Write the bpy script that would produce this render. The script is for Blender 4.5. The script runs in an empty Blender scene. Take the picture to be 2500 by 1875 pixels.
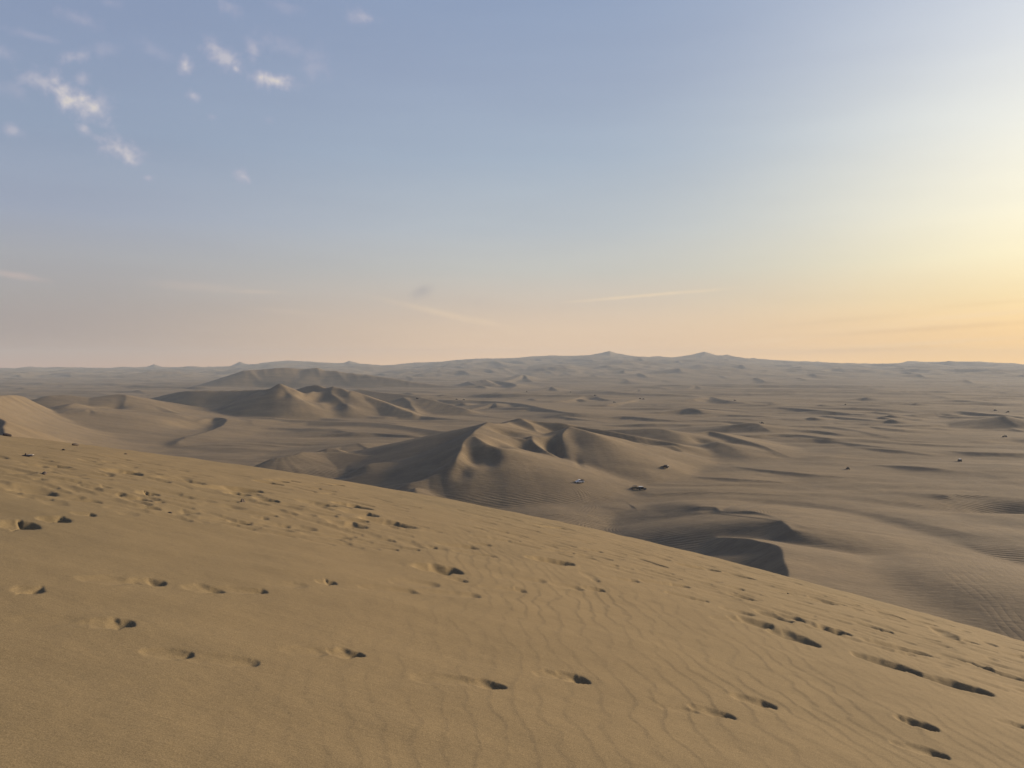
import bpy, bmesh, math, random
import numpy as np
from mathutils import Vector, Matrix

sc = bpy.context.scene
COL = sc.collection
rnd = random.Random(7)

# ------------------------------------------------------------------ camera
FPX = 1890.0                      # focal length in pixels of the 2500 px wide photograph
PITCH = math.atan(42.5 / 1890.0)
EYE = 1.6                         # eye height above the near dune
cam_d = bpy.data.cameras.new('camera')
cam = bpy.data.objects.new('camera', cam_d)
COL.objects.link(cam)
cam_d.sensor_width = 36.0
cam_d.lens = 36.0 * FPX / 2500.0
cam_d.clip_start = 0.1
cam_d.clip_end = 60000.0
cam.location = (0, 0, 0)
cam.rotation_euler = (math.pi / 2 - PITCH, 0, 0)
sc.camera = cam

# ------------------------------------------------------------------ light
SUN_AZ = math.radians(62.0)       # to the right of the view direction (+Y)
SUN_EL = math.radians(15.0)
EXPO = 1.05
sc.view_settings.view_transform = 'Standard'
sc.view_settings.look = 'None'
sc.view_settings.exposure = EXPO
sc.view_settings.gamma = 1.0
sc.view_settings.use_curve_mapping = False

sun_d = bpy.data.lights.new('sun', 'SUN')
sun_d.energy = 3.8
sun_d.angle = math.radians(16.0)      # a low sun veiled by dust: soft-edged shadows
sun_d.color = (1.0, 0.80, 0.56)
sun = bpy.data.objects.new('sun', sun_d)
COL.objects.link(sun)
SUNV = Vector((math.sin(SUN_AZ) * math.cos(SUN_EL), math.cos(SUN_AZ) * math.cos(SUN_EL), math.sin(SUN_EL)))
sun.rotation_euler = SUNV.to_track_quat('Z', 'Y').to_euler()
sun.location = SUNV * 300


def ray(u, v):
    """direction (x/y, z/y) of a point seen in the photograph"""
    a = (u - 1250.0) / FPX
    b = -(v - 937.5) / FPX
    y = math.cos(PITCH) + b * math.sin(PITCH)
    return a / y, (-math.sin(PITCH) + b * math.cos(PITCH)) / y


def lin(c):
    return tuple(((x / 255.0) / 12.92 if x <= 10 else (((x / 255.0) + 0.055) / 1.055) ** 2.4) for x in c)


# ------------------------------------------------------------------ sky
world = bpy.data.worlds.new('World')
sc.world = world
world.use_nodes = True
WN, WL = world.node_tree.nodes, world.node_tree.links
WN.clear()


def N(t, **kw):
    n = WN.new(t)
    for k, val in kw.items():
        setattr(n, k, val)
    return n


def M(op, a, b=None, clamp=False):
    n = N('ShaderNodeMath', operation=op, use_clamp=clamp)
    for i, s in enumerate((a, b)):
        if s is None:
            continue
        if isinstance(s, (int, float)):
            n.inputs[i].default_value = s
        else:
            WL.new(s, n.inputs[i])
    return n.outputs[0]


def RAMP(fac, stops, interp='LINEAR'):
    n = N('ShaderNodeValToRGB')
    r = n.color_ramp
    r.interpolation = interp
    while len(r.elements) < len(stops):
        r.elements.new(0.5)
    for e, (p, c) in zip(r.elements, stops):
        e.position = p
        e.color = (*c, 1) if len(c) == 3 else c
    WL.new(fac, n.inputs[0])
    return n.outputs[0]


def MIXC(fac, a, b, mode='MIX'):
    n = N('ShaderNodeMix', data_type='RGBA', blend_type=mode)
    for i, s in ((0, fac), (6, a), (7, b)):
        if isinstance(s, (int, float)):
            n.inputs[i].default_value = s
        elif isinstance(s, tuple):
            n.inputs[i].default_value = (*s, 1)
        else:
            WL.new(s, n.inputs[i])
    return n.outputs[2]


def SMOOTH(x, a, b, lo=0.0, hi=1.0):
    n = N('ShaderNodeMapRange', interpolation_type='SMOOTHSTEP')
    n.inputs['From Min'].default_value = a
    n.inputs['From Max'].default_value = b
    n.inputs['To Min'].default_value = lo
    n.inputs['To Max'].default_value = hi
    WL.new(x, n.inputs['Value'])
    return n.outputs[0]


tc = N('ShaderNodeTexCoord')
GEN = tc.outputs['Generated']
sep = N('ShaderNodeSeparateXYZ')
WL.new(GEN, sep.inputs[0])
elev = M('ARCSINE', sep.outputs[2])                           # radians above the horizon
E30 = M('DIVIDE', M('MAXIMUM', elev, 0.0), math.radians(90), True)
az = M('ARCTAN2', sep.outputs[0], sep.outputs[1])
daz = M('ABSOLUTE', M('SUBTRACT', az, SUN_AZ))
daz = M('MINIMUM', daz, M('SUBTRACT', 2 * math.pi, daz))


def ladder(rows):
    """rows: (elevation in degrees, sRGB colour seen there)"""
    return [(e / 90.0, lin(c)) for e, c in rows]


SKY_AWAY = ladder([(0, (184, 146, 124)), (1, (170, 147, 134)), (2, (160, 146, 140)), (4.5, (157, 152, 151)), (7, (157, 158, 163)), (10, (148, 157, 175)),
                   (15, (136, 151, 174)), (20, (131, 146, 173)), (26, (123, 139, 170)), (45, (94, 113, 155)), (90, (72, 91, 138))])
SKY_MID = ladder([(0, (262, 212, 154)), (1, (243, 203, 160)), (2, (226, 195, 162)), (4.5, (203, 187, 170)), (7, (188, 187, 181)), (10, (175, 182, 188)),
                  (15, (157, 171, 188)), (20, (145, 159, 182)), (26, (135, 152, 180)), (45, (101, 122, 165)), (90, (72, 91, 138))])
SKY_NEAR = ladder([(0, (305, 238, 122)), (1, (284, 226, 128)), (2, (264, 216, 140)), (4.5, (252, 225, 168)), (7, (252, 238, 196)), (10, (250, 242, 214)),
                   (15, (234, 233, 223)), (20, (211, 215, 220)), (26, (186, 195, 212)), (45, (118, 136, 172)), (90, (72, 91, 138))])
cA, cM_, cN = RAMP(E30, SKY_AWAY), RAMP(E30, SKY_MID), RAMP(E30, SKY_NEAR)
t1 = SMOOTH(daz, math.radians(98), math.radians(57))
t2 = M('POWER', SMOOTH(daz, math.radians(67), math.radians(21)), 1.85)
skyc = MIXC(t2, MIXC(t1, cA, cM_), cN)
# aureole round the sun, just outside the right edge of the frame
dotn = N('ShaderNodeVectorMath', operation='DOT_PRODUCT')
WL.new(GEN, dotn.inputs[0])
dotn.inputs[1].default_value = SUNV
ang = M('ARCCOSINE', M('MINIMUM', dotn.outputs['Value'], 1.0))
g = M('EXPONENT', M('MULTIPLY', M('POWER', M('DIVIDE', ang, math.radians(21)), 2.0), -1.0))
skyc = MIXC(1.0, skyc, MIXC(g, (0, 0, 0), (0.16, 0.145, 0.10)), 'ADD')

# clouds: each has its place in the sky (centre of a mapped ellipsoid) and is broken up by noise
nz = N('ShaderNodeTexNoise')
nz.inputs['Scale'].default_value = 34.0
nz.inputs['Detail'].default_value = 7.0
nz.inputs['Roughness'].default_value = 0.62
nz.inputs['Distortion'].default_value = 0.6
WL.new(GEN, nz.inputs['Vector'])
nzb = N('ShaderNodeTexNoise')
nzb.inputs['Scale'].default_value = 95.0
nzb.inputs['Detail'].default_value = 5.0
WL.new(GEN, nzb.inputs['Vector'])
nsum = M('ADD', M('MULTIPLY', M('SUBTRACT', nz.outputs[0], 0.5), 2.6), M('MULTIPLY', M('SUBTRACT', nzb.outputs[0], 0.5), 1.8))


def cloud_mask(u, v, w, h, roll, amp, k=0.75, soft=1.1):
    x, z = ray(u, v)
    c = Vector((x, 1, z)).normalized()
    mp = N('ShaderNodeMapping', vector_type='TEXTURE')
    mp.inputs['Location'].default_value = c
    mp.inputs['Rotation'].default_value = (0, math.radians(roll), -math.atan2(x, 1))
    s = c.y
    mp.inputs['Scale'].default_value = (w / FPX * s, 0.5, h / FPX * s)
    WL.new(GEN, mp.inputs['Vector'])
    ln = N('ShaderNodeVectorMath', operation='LENGTH')
    WL.new(mp.outputs[0], ln.inputs[0])
    d = M('ADD', ln.outputs['Value'], M('MULTIPLY', nsum, k))
    return M('MULTIPLY', SMOOTH(d, 1.25, 1.25 - soft * 1.3), amp)


PUFFS = [  # u, v, half width, half height, roll, strength
    (112, 205, 55, 22, 8, .55), (165, 240, 70, 30, 30, .85), (215, 255, 45, 24, 20, 1.0), (250, 250, 22, 22, 10, .55),
    (180, 140, 30, 13, -20, .6), (255, 122, 24, 14, -15, .3), (200, 192, 18, 14, 0, .5), (32, 318, 20, 12, 10, .5),
    (205, 318, 20, 14, 20, .6), (290, 365, 52, 22, 22, .75), (310, 378, 24, 20, 40, .9), (325, 395, 16, 12, 30, .6),
    (452, 158, 18, 18, 20, .85), (472, 236, 16, 12, 15, .6), (550, 140, 45, 26, 30, .65), (575, 168, 18, 9, 30, .7),
    (620, 120, 18, 26, 0, .5), (665, 197, 48, 17, 3, .9), (770, 160, 42, 28, 45, .38), (700, 115, 62, 18, 15, .3),
    (592, 432, 18, 14, 25, .65), (360, 434, 10, 7, 0, .45), (885, 40, 34, 15, 5, .5), (905, 45, 12, 10, 20, .5),
    (560, 15, 24, 18, 10, .38), (195, 46, 40, 14, 5, .32), (12, 130, 30, 14, 20, .42), (520, 285, 10, 6, 0, .3), (658, 293, 12, 9, 0, .22),
    (85, 88, 50, 9, 3, .28), (268, 8, 22, 12, 0, .32), (390, 130, 40, 14, 20, .25), (690, 15, 40, 12, 8, .25), (30, 220, 40, 16, 0, .28)]
WISPS = [(1570, 722, 215, 5, -4.2, .55), (1700, 712, 100, 4, -3.5, .4), (1080, 765, 170, 10, 13, .38), (1180, 785, 80, 9, 12, .3),
         (35, 672, 90, 11, 7, .5), (480, 700, 130, 14, 2, .2), (620, 712, 90, 7, 0, .25), (700, 760, 90, 8, 4, .15), (2150, 800, 300, 10, -2, .3),
         (2380, 770, 260, 8, -4, .55), (2300, 835, 260, 7, -3, .4), (1900, 830, 200, 8, -5, .3), (1680, 842, 60, 3, -3, .3)]
DARK = [(1030, 712, 34, 18, -25, .95), (2300, 800, 330, 9, -3, .55), (2420, 740, 160, 8, -3, .3), (2080, 780, 200, 9, -4, .3), (1170, 735, 30, 10, -30, .15),
        (2100, 855, 300, 8, -2, .35)]


def union(masks):
    r = masks[0]
    for m_ in masks[1:]:
        r = M('MAXIMUM', r, m_)
    return r


puff = union([cloud_mask(u_, v_, w_ * 1.3, h_ * 1.3, ro_, min(1, am_ * 1.2)) for (u_, v_, w_, h_, ro_, am_) in PUFFS])
wisp = union([cloud_mask(*p, k=0.22, soft=1.0) for p in WISPS])
dark = union([cloud_mask(*p, k=0.3, soft=1.0) for p in DARK])
ccol = RAMP(puff, [(0.0, lin((165, 165, 190))), (0.45, lin((188, 182, 194))), (0.85, lin((212, 203, 202))), (1.0, lin((228, 216, 200)))])
skyc = MIXC(M('MULTIPLY', puff, 0.68), skyc, ccol)
skyc = MIXC(M('MULTIPLY', wisp, 0.7), skyc, MIXC(t1, lin((206, 182, 172)), lin((246, 216, 174))))
skyc = MIXC(M('MULTIPLY', dark, 0.38), skyc, MIXC(t2, lin((142, 142, 150)), lin((222, 172, 112))))
# very faint high streaks everywhere
mps = N('ShaderNodeMapping')
mps.inputs['Rotation'].default_value = (0, math.radians(-14), 0)
mps.inputs['Scale'].default_value = (2.2, 2.2, 15)
WL.new(GEN, mps.inputs[0])
nst = N('ShaderNodeTexNoise')
nst.inputs['Scale'].default_value = 2.0
nst.inputs['Detail'].default_value = 6
WL.new(mps.outputs[0], nst.inputs['Vector'])
skyc = MIXC(1.0, skyc, RAMP(nst.outputs[0], [(0.3, (0.98, 0.98, 0.985)), (0.7, (1.02, 1.02, 1.015))]), 'MULTIPLY')
# below the horizon: the same dusty tone as the horizon
nish = N('ShaderNodeTexSky', sky_type='NISHITA')
nish.sun_disc = False
nish.sun_elevation = SUN_EL
nish.sun_rotation = SUN_AZ
nish.dust_density = 2.0
nbg = N('ShaderNodeBackground')
nbg.inputs['Strength'].default_value = 0.0012
WL.new(nish.outputs[0], nbg.inputs['Color'])
bg = N('ShaderNodeBackground')
bg.inputs['Strength'].default_value = 1.1 / (2 ** EXPO)
WL.new(skyc, bg.inputs['Color'])
addn = N('ShaderNodeAddShader')
WL.new(bg.outputs[0], addn.inputs[0])
WL.new(nbg.outputs[0], addn.inputs[1])
wo = N('ShaderNodeOutputWorld')
WL.new(addn.outputs[0], wo.inputs['Surface'])

# ------------------------------------------------------------------ noise (numpy)
_rs = np.random.RandomState(11)
_perm = _rs.permutation(256)
_perm = np.concatenate([_perm, _perm])
_ga = _rs.rand(256) * 2 * np.pi
_gx, _gy = np.cos(_ga), np.sin(_ga)


def pn(x, y, seed=0):
    """gradient noise, about -0.7..0.7"""
    x = np.asarray(x, float) + seed * 17.31
    y = np.asarray(y, float) - seed * 9.77
    xi, yi = np.floor(x).astype(np.int64), np.floor(y).astype(np.int64)
    xf, yf = x - xi, y - yi
    ux, uy = xf * xf * xf * (xf * (xf * 6 - 15) + 10), yf * yf * yf * (yf * (yf * 6 - 15) + 10)

    def gd(ix, iy, fx, fy):
        h = _perm[_perm[ix & 255] + (iy & 255)]
        return _gx[h] * fx + _gy[h] * fy
    a, b = gd(xi, yi, xf, yf), gd(xi + 1, yi, xf - 1, yf)
    c, d = gd(xi, yi + 1, xf, yf - 1), gd(xi + 1, yi + 1, xf - 1, yf - 1)
    return (a + ux * (b - a)) * (1 - uy) + (c + ux * (d - c)) * uy


def fbm(x, y, o=4, seed=0, g_=0.5):
    s, a = 0.0, 1.0
    for i in range(o):
        s = s + a * pn(x, y, seed + i * 3)
        x, y, a = x * 2.03, y * 2.03, a * g_
    return s


def sstep(x, a, b):
    t = np.clip((x - a) / (b - a), 0, 1)
    return t * t * (3 - 2 * t)


# ------------------------------------------------------------------ valley relief
FLOOR = -66.0


def P(u, v, d):
    x, z = ray(u, v)
    return (x * d, d, z * d)


# skyline of the far sand massif, seen about 7 km away
SKYL = [(-900, 892), (-500, 896), (-200, 897), (0, 897), (40, 897), (75, 893), (100, 892), (150, 896), (240, 897), (330, 899), (350, 897), (376, 885),
        (400, 894), (415, 898), (500, 899), (540, 897), (560, 895), (586, 884), (600, 888), (620, 892), (640, 886), (670, 882), (700, 881),
        (740, 882), (780, 885), (820, 887), (840, 886), (852, 880), (870, 885), (895, 894), (905, 896), (930, 894), (960, 892),
        (1000, 887), (1050, 884), (1080, 884), (1120, 879), (1160, 876), (1200, 875), (1250, 874), (1300, 870), (1350, 869),
        (1400, 869), (1440, 867), (1465, 863), (1487, 857), (1505, 863), (1520, 865), (1550, 871), (1577, 875), (1590, 870),
        (1610, 870), (1640, 874), (1660, 871), (1690, 865), (1720, 858), (1735, 862), (1750, 867), (1765, 868), (1775, 866),
        (1800, 873), (1830, 875), (1838, 873), (1850, 876), (1880, 878), (1915, 880), (1950, 882), (1967, 881), (1985, 883), (1996, 881),
        (2010, 884), (2060, 887), (2100, 887), (2130, 886), (2170, 888), (2200, 887), (2215, 882), (2230, 881), (2240, 881),
        (2262, 883), (2290, 882), (2305, 880), (2320, 883), (2338, 883), (2345, 880), (2370, 880), (2420, 882), (2460, 885),
        (2500, 888), (2700, 890), (3000, 884), (3400, 892)]
_skx = np.array([ray(u, v)[0] for u, v in SKYL])
_skz = np.array([ray(u, v)[1] for u, v in SKYL])

_skxs = np.linspace(-1.2, 1.6, 400)
_t = np.interp(_skxs, _skx, _skz)
_kr = np.hanning(21)
_skzs = np.convolve(np.pad(_t, 10, 'edge'), _kr / _kr.sum(), 'valid')
def massif(x, y):
    """broad rise of sand towards the skyline"""
    r = np.hypot(x, y)
    k = np.where(y > 50, x / np.maximum(y, 50), np.sign(x) * 3)
    zc = np.interp(k, _skx, _skz) * 7000
    zs = np.interp(k, _skxs, _skzs) * 7000
    pk = (zc - zs) * np.maximum(0, 1 - np.abs(y - 7000) / (260 + 7 * np.abs(zc - zs))) ** 1.3
    zc = zs
    y0 = 2900 + 260 * pn(x / 900, y / 900, 5)
    t = np.clip((y - y0) / (7000 - y0), 0, 1)
    up = FLOOR + (zc - FLOOR) * (0.72 * t + 0.28 * t * t)
    zc2 = np.maximum(zc, FLOOR)
    back = zc2 - (y - 7000) * 0.09
    z = np.where(y <= 7000, up, np.maximum(back, FLOOR - 10))
    und = (fbm(x / 380, y / 700, 5, 21) * 26) * sstep(y, 3000, 4300) * (1 - sstep(y, 6300, 6950))
    sharp = (np.abs(pn(x / 260 + .4 * pn(x / 300, y / 500, 3), y / 420, 41)) * -26 + 6) * sstep(y, 3400, 4600) * (1 - sstep(y, 6200, 6900)) * 1.0
    return np.maximum(z, FLOOR) + und + sharp + pk



R = []      # ridges: (points Nx3, slope on the left of travel, slope on the right, crest radius)


LATE = False          # crests built after the hollows are scooped out
NEARER = 1.0          # factor on the distances of the crests that follow: nearer on the same line of sight stands higher


def catmull(p, n=3):
    if len(p) < 3:
        return p
    q = np.vstack([2 * p[0] - p[1], p, 2 * p[-1] - p[-2]])
    out = []
    for i in range(1, len(q) - 2):
        a, b, c, d = q[i - 1], q[i], q[i + 1], q[i + 2]
        for k in range(n):
            t = k / n
            out.append(.5 * (2 * b + (c - a) * t + (2 * a - 5 * b + 4 * c - d) * t * t + (3 * b - a - 3 * c + d) * t ** 3))
    out.append(p[-1])
    return np.array(out)


def ridge(pts, sl, sr, rad=0.6, con=0.0):
    pts = [(u, v, d * NEARER) for u, v, d in pts]
    if 380 < pts[0][2] < 620 and 1080 < pts[0][0] < 1500:
        sl, sr = [s_ * .88 if s_ < .5 else s_ for s_ in (sl, sr)]
    R.append((catmull(np.array([P(*p) for p in pts])), sl, sr, rad, con, LATE))


# travel is left to right in the picture, so "left of travel" is the far side, "right" the near side
# --- central star dune
ridge([(905, 1112, 585), (950, 1105, 572), (1000, 1098, 560), (1050, 1085, 548), (1100, 1065, 535), (1140, 1046, 526), (1180, 1038, 520), (1190, 1033, 518)], .35, .42)
ridge([(1190, 1033, 518), (1188, 1044, 505), (1198, 1054, 496), (1225, 1062, 492), (1255, 1068, 488), (1283, 1072, 486), (1296, 1066, 492)], .22, .6, .3)
ridge([(1190, 1033, 518), (1215, 1040, 528), (1250, 1048, 530), (1290, 1056, 530), (1330, 1062, 528), (1365, 1060, 524), (1385, 1048, 522), (1392, 1044, 520)], .25, .6, .3)
ridge([(1190, 1033, 518), (1225, 1034, 560), (1246, 1031, 600)], .3, .3)
ridge([(1153, 1060, 455), (1140, 1070, 446), (1130, 1083, 436), (1127, 1096, 424), (1119, 1115, 410), (1110, 1133, 402), (1099, 1148, 398),
       (1083, 1155, 396), (1060, 1158, 395), (1040, 1168, 391), (1022, 1173, 388), (1000, 1177, 386), (985, 1184, 384)], .42, .52, .4)
ridge([(1190, 1033, 518), (1172, 1042, 495), (1160, 1052, 472), (1153, 1060, 455)], .35, .5, .4)
ridge([(1153, 1060, 455), (1178, 1062, 458), (1195, 1070, 460), (1208, 1082, 456), (1228, 1084, 462), (1243, 1092, 458), (1256, 1103, 446),
       (1290, 1118, 440), (1320, 1134, 440), (1350, 1148, 442)], .42, .5, .4)
ridge([(1160, 1066, 448), (1180, 1076, 438), (1203, 1084, 432)], .3, .4, .3)
ridge([(1296, 1066, 492), (1300, 1076, 480), (1322, 1090, 468), (1345, 1104, 460), (1364, 1119, 455), (1390, 1134, 458), (1430, 1146, 462)], .56, .5, .4)
ridge([(1296, 1066, 492), (1330, 1063, 500), (1365, 1060, 512)], .3, .5, .4)
ridge([(1392, 1044, 520), (1375, 1056, 505), (1372, 1070, 492), (1375, 1086, 480), (1382, 1104, 470)], .45, .6, .4)
ridge([(1392, 1044, 520), (1420, 1049, 515), (1442, 1056, 508), (1465, 1068, 500), (1492, 1083, 494), (1525, 1099, 494), (1560, 1112, 500)], .4, .3, 1.6)
ridge([(1246, 1031, 604), (1262, 1024, 604), (1272, 1022, 604), (1300, 1027, 602), (1335, 1031, 598), (1372, 1032, 596), (1400, 1039, 594),
       (1440, 1045, 590), (1490, 1052, 584), (1545, 1063, 578), (1600, 1074, 574), (1635, 1079, 571), (1652, 1083, 568)], .2, .52, .4)
ridge([(1272, 1022, 604), (1290, 1031, 590), (1304, 1041, 578), (1314, 1052, 562), (1335, 1060, 550), (1375, 1052, 545)], .4, .3, .4)
ridge([(1555, 1108, 535), (1575, 1096, 552), (1592, 1089, 560), (1640, 1088, 562)], .2, .4, .4)
ridge([(1575, 1093, 556), (1583, 1108, 536), (1592, 1122, 528)], .35, .4, .5)
ridge([(1480, 1049, 650), (1540, 1048, 645), (1608, 1046, 640), (1640, 1054, 630), (1690, 1070, 612), (1740, 1082, 596), (1752, 1078, 590),
       (1778, 1088, 578), (1800, 1100, 566), (1840, 1117, 552)], .16, .24, 1.0)
ridge([(1700, 1058, 650), (1735, 1052, 660), (1770, 1061, 640), (1800, 1070, 622), (1850, 1084, 598), (1900, 1104, 572), (1925, 1114, 560)], .18, .3, .8)
ridge([(1760, 1066, 640), (1822, 1084, 610), (1870, 1098, 585), (1900, 1110, 565)], .2, .25, 1.0)
# --- small dunes beyond it
ridge([(1770, 1050, 770), (1790, 1040, 775), (1812, 1034, 778), (1846, 1033, 776), (1862, 1041, 765), (1880, 1053, 748)], .12, .5, .4)
ridge([(1650, 1047, 800), (1690, 1043, 800), (1730, 1044, 790), (1765, 1044, 785)], .12, .4, .5)
ridge([(1855, 1036, 770), (1890, 1047, 770), (1915, 1053, 765), (1938, 1060, 752)], .14, .3, .4)
ridge([(1905, 1069, 722), (1925, 1065, 730), (1940, 1059, 745), (1955, 1068, 720)], .12, .5, .4)
ridge([(1870, 1034, 860), (1920, 1038, 850), (1960, 1046, 830), (2000, 1057, 790)], .16, .3, .6)
ridge([(1990, 1062, 740), (2030, 1056, 755), (2070, 1056, 760), (2088, 1054, 765), (2094, 1048, 772), (2130, 1057, 760), (2180, 1067, 730)], .12, .5, .4)
ridge([(2145, 1050, 800), (2165, 1047, 805), (2180, 1049, 800)], .12, .45, .4)
ridge([(2190, 1062, 745), (2215, 1060, 755), (2250, 1064, 748), (2262, 1072, 728), (2255, 1082, 705), (2240, 1090, 690)], .12, .45, .4)
ridge([(2260, 1060, 770), (2300, 1052, 790), (2335, 1060, 770), (2345, 1070, 745)], .14, .35, .4)
ridge([(2340, 1052, 800), (2370, 1040, 822), (2395, 1030, 838), (2412, 1033, 838), (2430, 1028, 838), (2452, 1017, 836), (2462, 1026, 822), (2478, 1036, 808), (2495, 1052, 790)], .14, .55, .4)
ridge([(2452, 1017, 836), (2480, 1021, 860), (2520, 1026, 880)], .14, .3, .5)
ridge([(2340, 1062, 760), (2400, 1075, 735), (2450, 1088, 700), (2500, 1098, 680)], .10, .3, .6)
ridge([(2230, 1030, 900), (2270, 1028, 905), (2300, 1031, 900), (2330, 1038, 880)], .1, .35, .5)
ridge([(2230, 1012, 1010), (2290, 1008, 1030), (2340, 1014, 1010)], .1, .3, .5)
# --- lower right: slip faces above the tyre-marked floor, gentle sand rising to the right
LATE = True
NEARER = .97
ridge([(1745, 1316, 288), (1765, 1313, 280), (1800, 1313, 268), (1830, 1315, 258), (1855, 1321, 250), (1880, 1325, 242), (1905, 1334, 232),
       (1917, 1350, 222), (1923, 1375, 210), (1922, 1407, 196), (1915, 1450, 180), (1890, 1510, 160)], .17, .62, .3)
ridge([(1830, 1384, 236), (1870, 1368, 234), (1905, 1350, 228)], .15, .3, .3)
NEARER = .95
ridge([(1650, 1262, 362), (1672, 1254, 356), (1700, 1239, 352), (1735, 1238, 350), (1752, 1240, 348), (1764, 1248, 340), (1800, 1249, 332), (1835, 1248, 328),
       (1868, 1255, 318), (1886, 1264, 308), (1892, 1275, 298)], .05, .55, .3)
ridge([(1672, 1268, 346), (1690, 1258, 344), (1715, 1252, 343), (1745, 1249, 345)], .08, .55, .3)
ridge([(1690, 1276, 332), (1715, 1266, 334), (1738, 1262, 336), (1752, 1268, 330)], .15, .5, .4)
ridge([(1738, 1285, 326), (1756, 1272, 328), (1785, 1262, 330), (1822, 1260, 326), (1850, 1268, 316)], .12, .5, .4)
ridge([(1700, 1300, 312), (1722, 1289, 316), (1750, 1284, 316), (1776, 1290, 308)], .12, .45, .4)
ridge([(1752, 1306, 304), (1780, 1297, 298), (1800, 1293, 296), (1840, 1290, 292), (1880, 1282, 292), (1905, 1274, 292), (1920, 1281, 284), (1930, 1293, 274)], .07, .6, .3)
ridge([(1905, 1274, 292), (1940, 1283, 288), (1960, 1287, 280)], .08, .3, .3)
ridge([(1890, 1245, 345), (1925, 1262, 325), (1965, 1290, 296), (1975, 1302, 282), (2000, 1306, 276)], .05, .4, .3)
ridge([(1600, 1296, 326), (1640, 1285, 328), (1672, 1290, 318), (1690, 1304, 306)], .1, .3, .6)
ridge([(1560, 1270, 352), (1590, 1262, 354), (1630, 1262, 350)], .08, .25, .6)
NEARER = 1.0
LATE = False
ridge([(1980, 1312, 272), (2010, 1322, 262), (2070, 1340, 244), (2150, 1365, 226)], .07, .12, .8)
ridge([(1965, 1252, 356), (1980, 1254, 352), (1996, 1255, 350)], .03, .35, .3)
ridge([(1610, 1236, 372), (1630, 1230, 376), (1660, 1228, 376), (1700, 1225, 376), (1760, 1220, 378), (1850, 1219, 378), (1950, 1224, 372), (2060, 1240, 350), (2200, 1265, 320), (2400, 1310, 282)], .04, .09, .8)
ridge([(1368, 1250, 338), (1385, 1262, 330), (1415, 1276, 322), (1450, 1292, 312)], .08, .0001, .5)
ridge([(1545, 1252, 352), (1557, 1240, 355), (1562, 1250, 345)], .06, .2, .4)
ridge([(1960, 1300, 278), (2050, 1300, 290), (2200, 1310, 290), (2400, 1330, 270), (2700, 1350, 260)], .10, .10, 6)
ridge([(2040, 1355, 226), (2250, 1400, 205), (2500, 1455, 190), (2900, 1500, 180)], .08, .10, 8)
ridge([(2310, 1208, 388), (2330, 1206, 392), (2380, 1209, 392), (2430, 1214, 390), (2500, 1222, 384), (2700, 1235, 380)], .04, .45, .4)
ridge([(2335, 1152, 492), (2348, 1162, 478), (2352, 1174, 462)], .05, .2, .5)
ridge([(2360, 1160, 480), (2390, 1158, 492), (2430, 1156, 500), (2500, 1157, 500), (2620, 1160, 500)], .04, .22, .5)
ridge([(2350, 1130, 540), (2420, 1134, 536), (2500, 1142, 520), (2620, 1145, 515)], .03, .12, .8)
ridge([(1860, 1160, 470), (1920, 1172, 462), (2000, 1190, 440), (2080, 1200, 420), (2160, 1206, 410)], .03, .12, .8)
ridge([(2150, 1220, 380), (2250, 1225, 372), (2350, 1230, 368)], .03, .1, .8)
# --- mounds left of the star dune
ridge([(612, 1160, 472), (617, 1152, 474), (628, 1140, 478), (640, 1132, 480), (665, 1120, 486), (700, 1114, 490), (725, 1108, 496), (735, 1104, 502),
       (760, 1106, 505), (790, 1105, 510), (820, 1103, 512), (860, 1108, 506), (910, 1114, 500), (960, 1122, 492)], .55, .2, 1.0)
ridge([(735, 1104, 504), (785, 1103, 522), (800, 1094, 530), (820, 1095, 530), (840, 1103, 522), (880, 1109, 516), (940, 1122, 500), (1000, 1130, 478)], .4, .24, .4)
ridge([(800, 1101, 560), (832, 1091, 592), (860, 1086, 598), (876, 1083, 600), (884, 1087, 592), (905, 1098, 575)], .10, .5, .3)
ridge([(876, 1083, 600), (930, 1083, 620), (990, 1090, 610)], .10, .10, .6)
ridge([(846, 1200, 412), (848, 1180, 418), (853, 1165, 424), (862, 1152, 430), (875, 1142, 436), (893, 1134, 440), (920, 1130, 444), (950, 1129, 446),
       (1000, 1131, 446), (1050, 1133, 440), (1085, 1134, 434), (1100, 1140, 420)], .5, .2, .8)
ridge([(965, 1186, 392), (980, 1181, 392), (1000, 1178, 390)], .2, .5, .3)
ridge([(1013, 1190, 376), (1016, 1200, 372), (1024, 1206, 368)], .3, .4, .3)
# --- left hills
ridge([(500, 1020, 1045), (530, 1011, 1040), (560, 1004, 1038), (600, 992, 1036), (630, 974, 1034), (652, 957, 1030), (668, 943, 1024), (683, 938, 1020), (698, 944, 1016),
       (720, 954, 1010), (742, 967, 1000), (764, 986, 985)], .45, .42, 1.0)
ridge([(683, 938, 1020), (700, 950, 1000), (712, 962, 985), (735, 975, 975)], .4, .42, .6)
ridge([(655, 955, 1028), (650, 966, 1012), (648, 976, 1002)], .4, .4, .6)
ridge([(728, 951, 1090), (745, 944, 1092), (765, 940, 1090), (776, 940, 1086), (786, 945, 1076), (795, 949, 1070), (803, 946, 1070), (815, 945, 1068),
       (833, 948, 1060), (848, 956, 1046), (853, 962, 1036), (858, 954, 1050), (880, 960, 1050), (905, 970, 1040), (940, 982, 1025), (980, 998, 1000), (1010, 1008, 985)], .35, .40, .6)
ridge([(795, 949, 1070), (780, 958, 1050), (768, 968, 1026), (772, 982, 1000), (790, 998, 975)], .42, .5, .5)
ridge([(815, 945, 1068), (808, 960, 1040), (830, 972, 1015), (850, 988, 990)], .42, .42, .8)
ridge([(742, 967, 1000), (752, 960, 1020), (765, 955, 1045)], .4, .4, .6)
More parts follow.
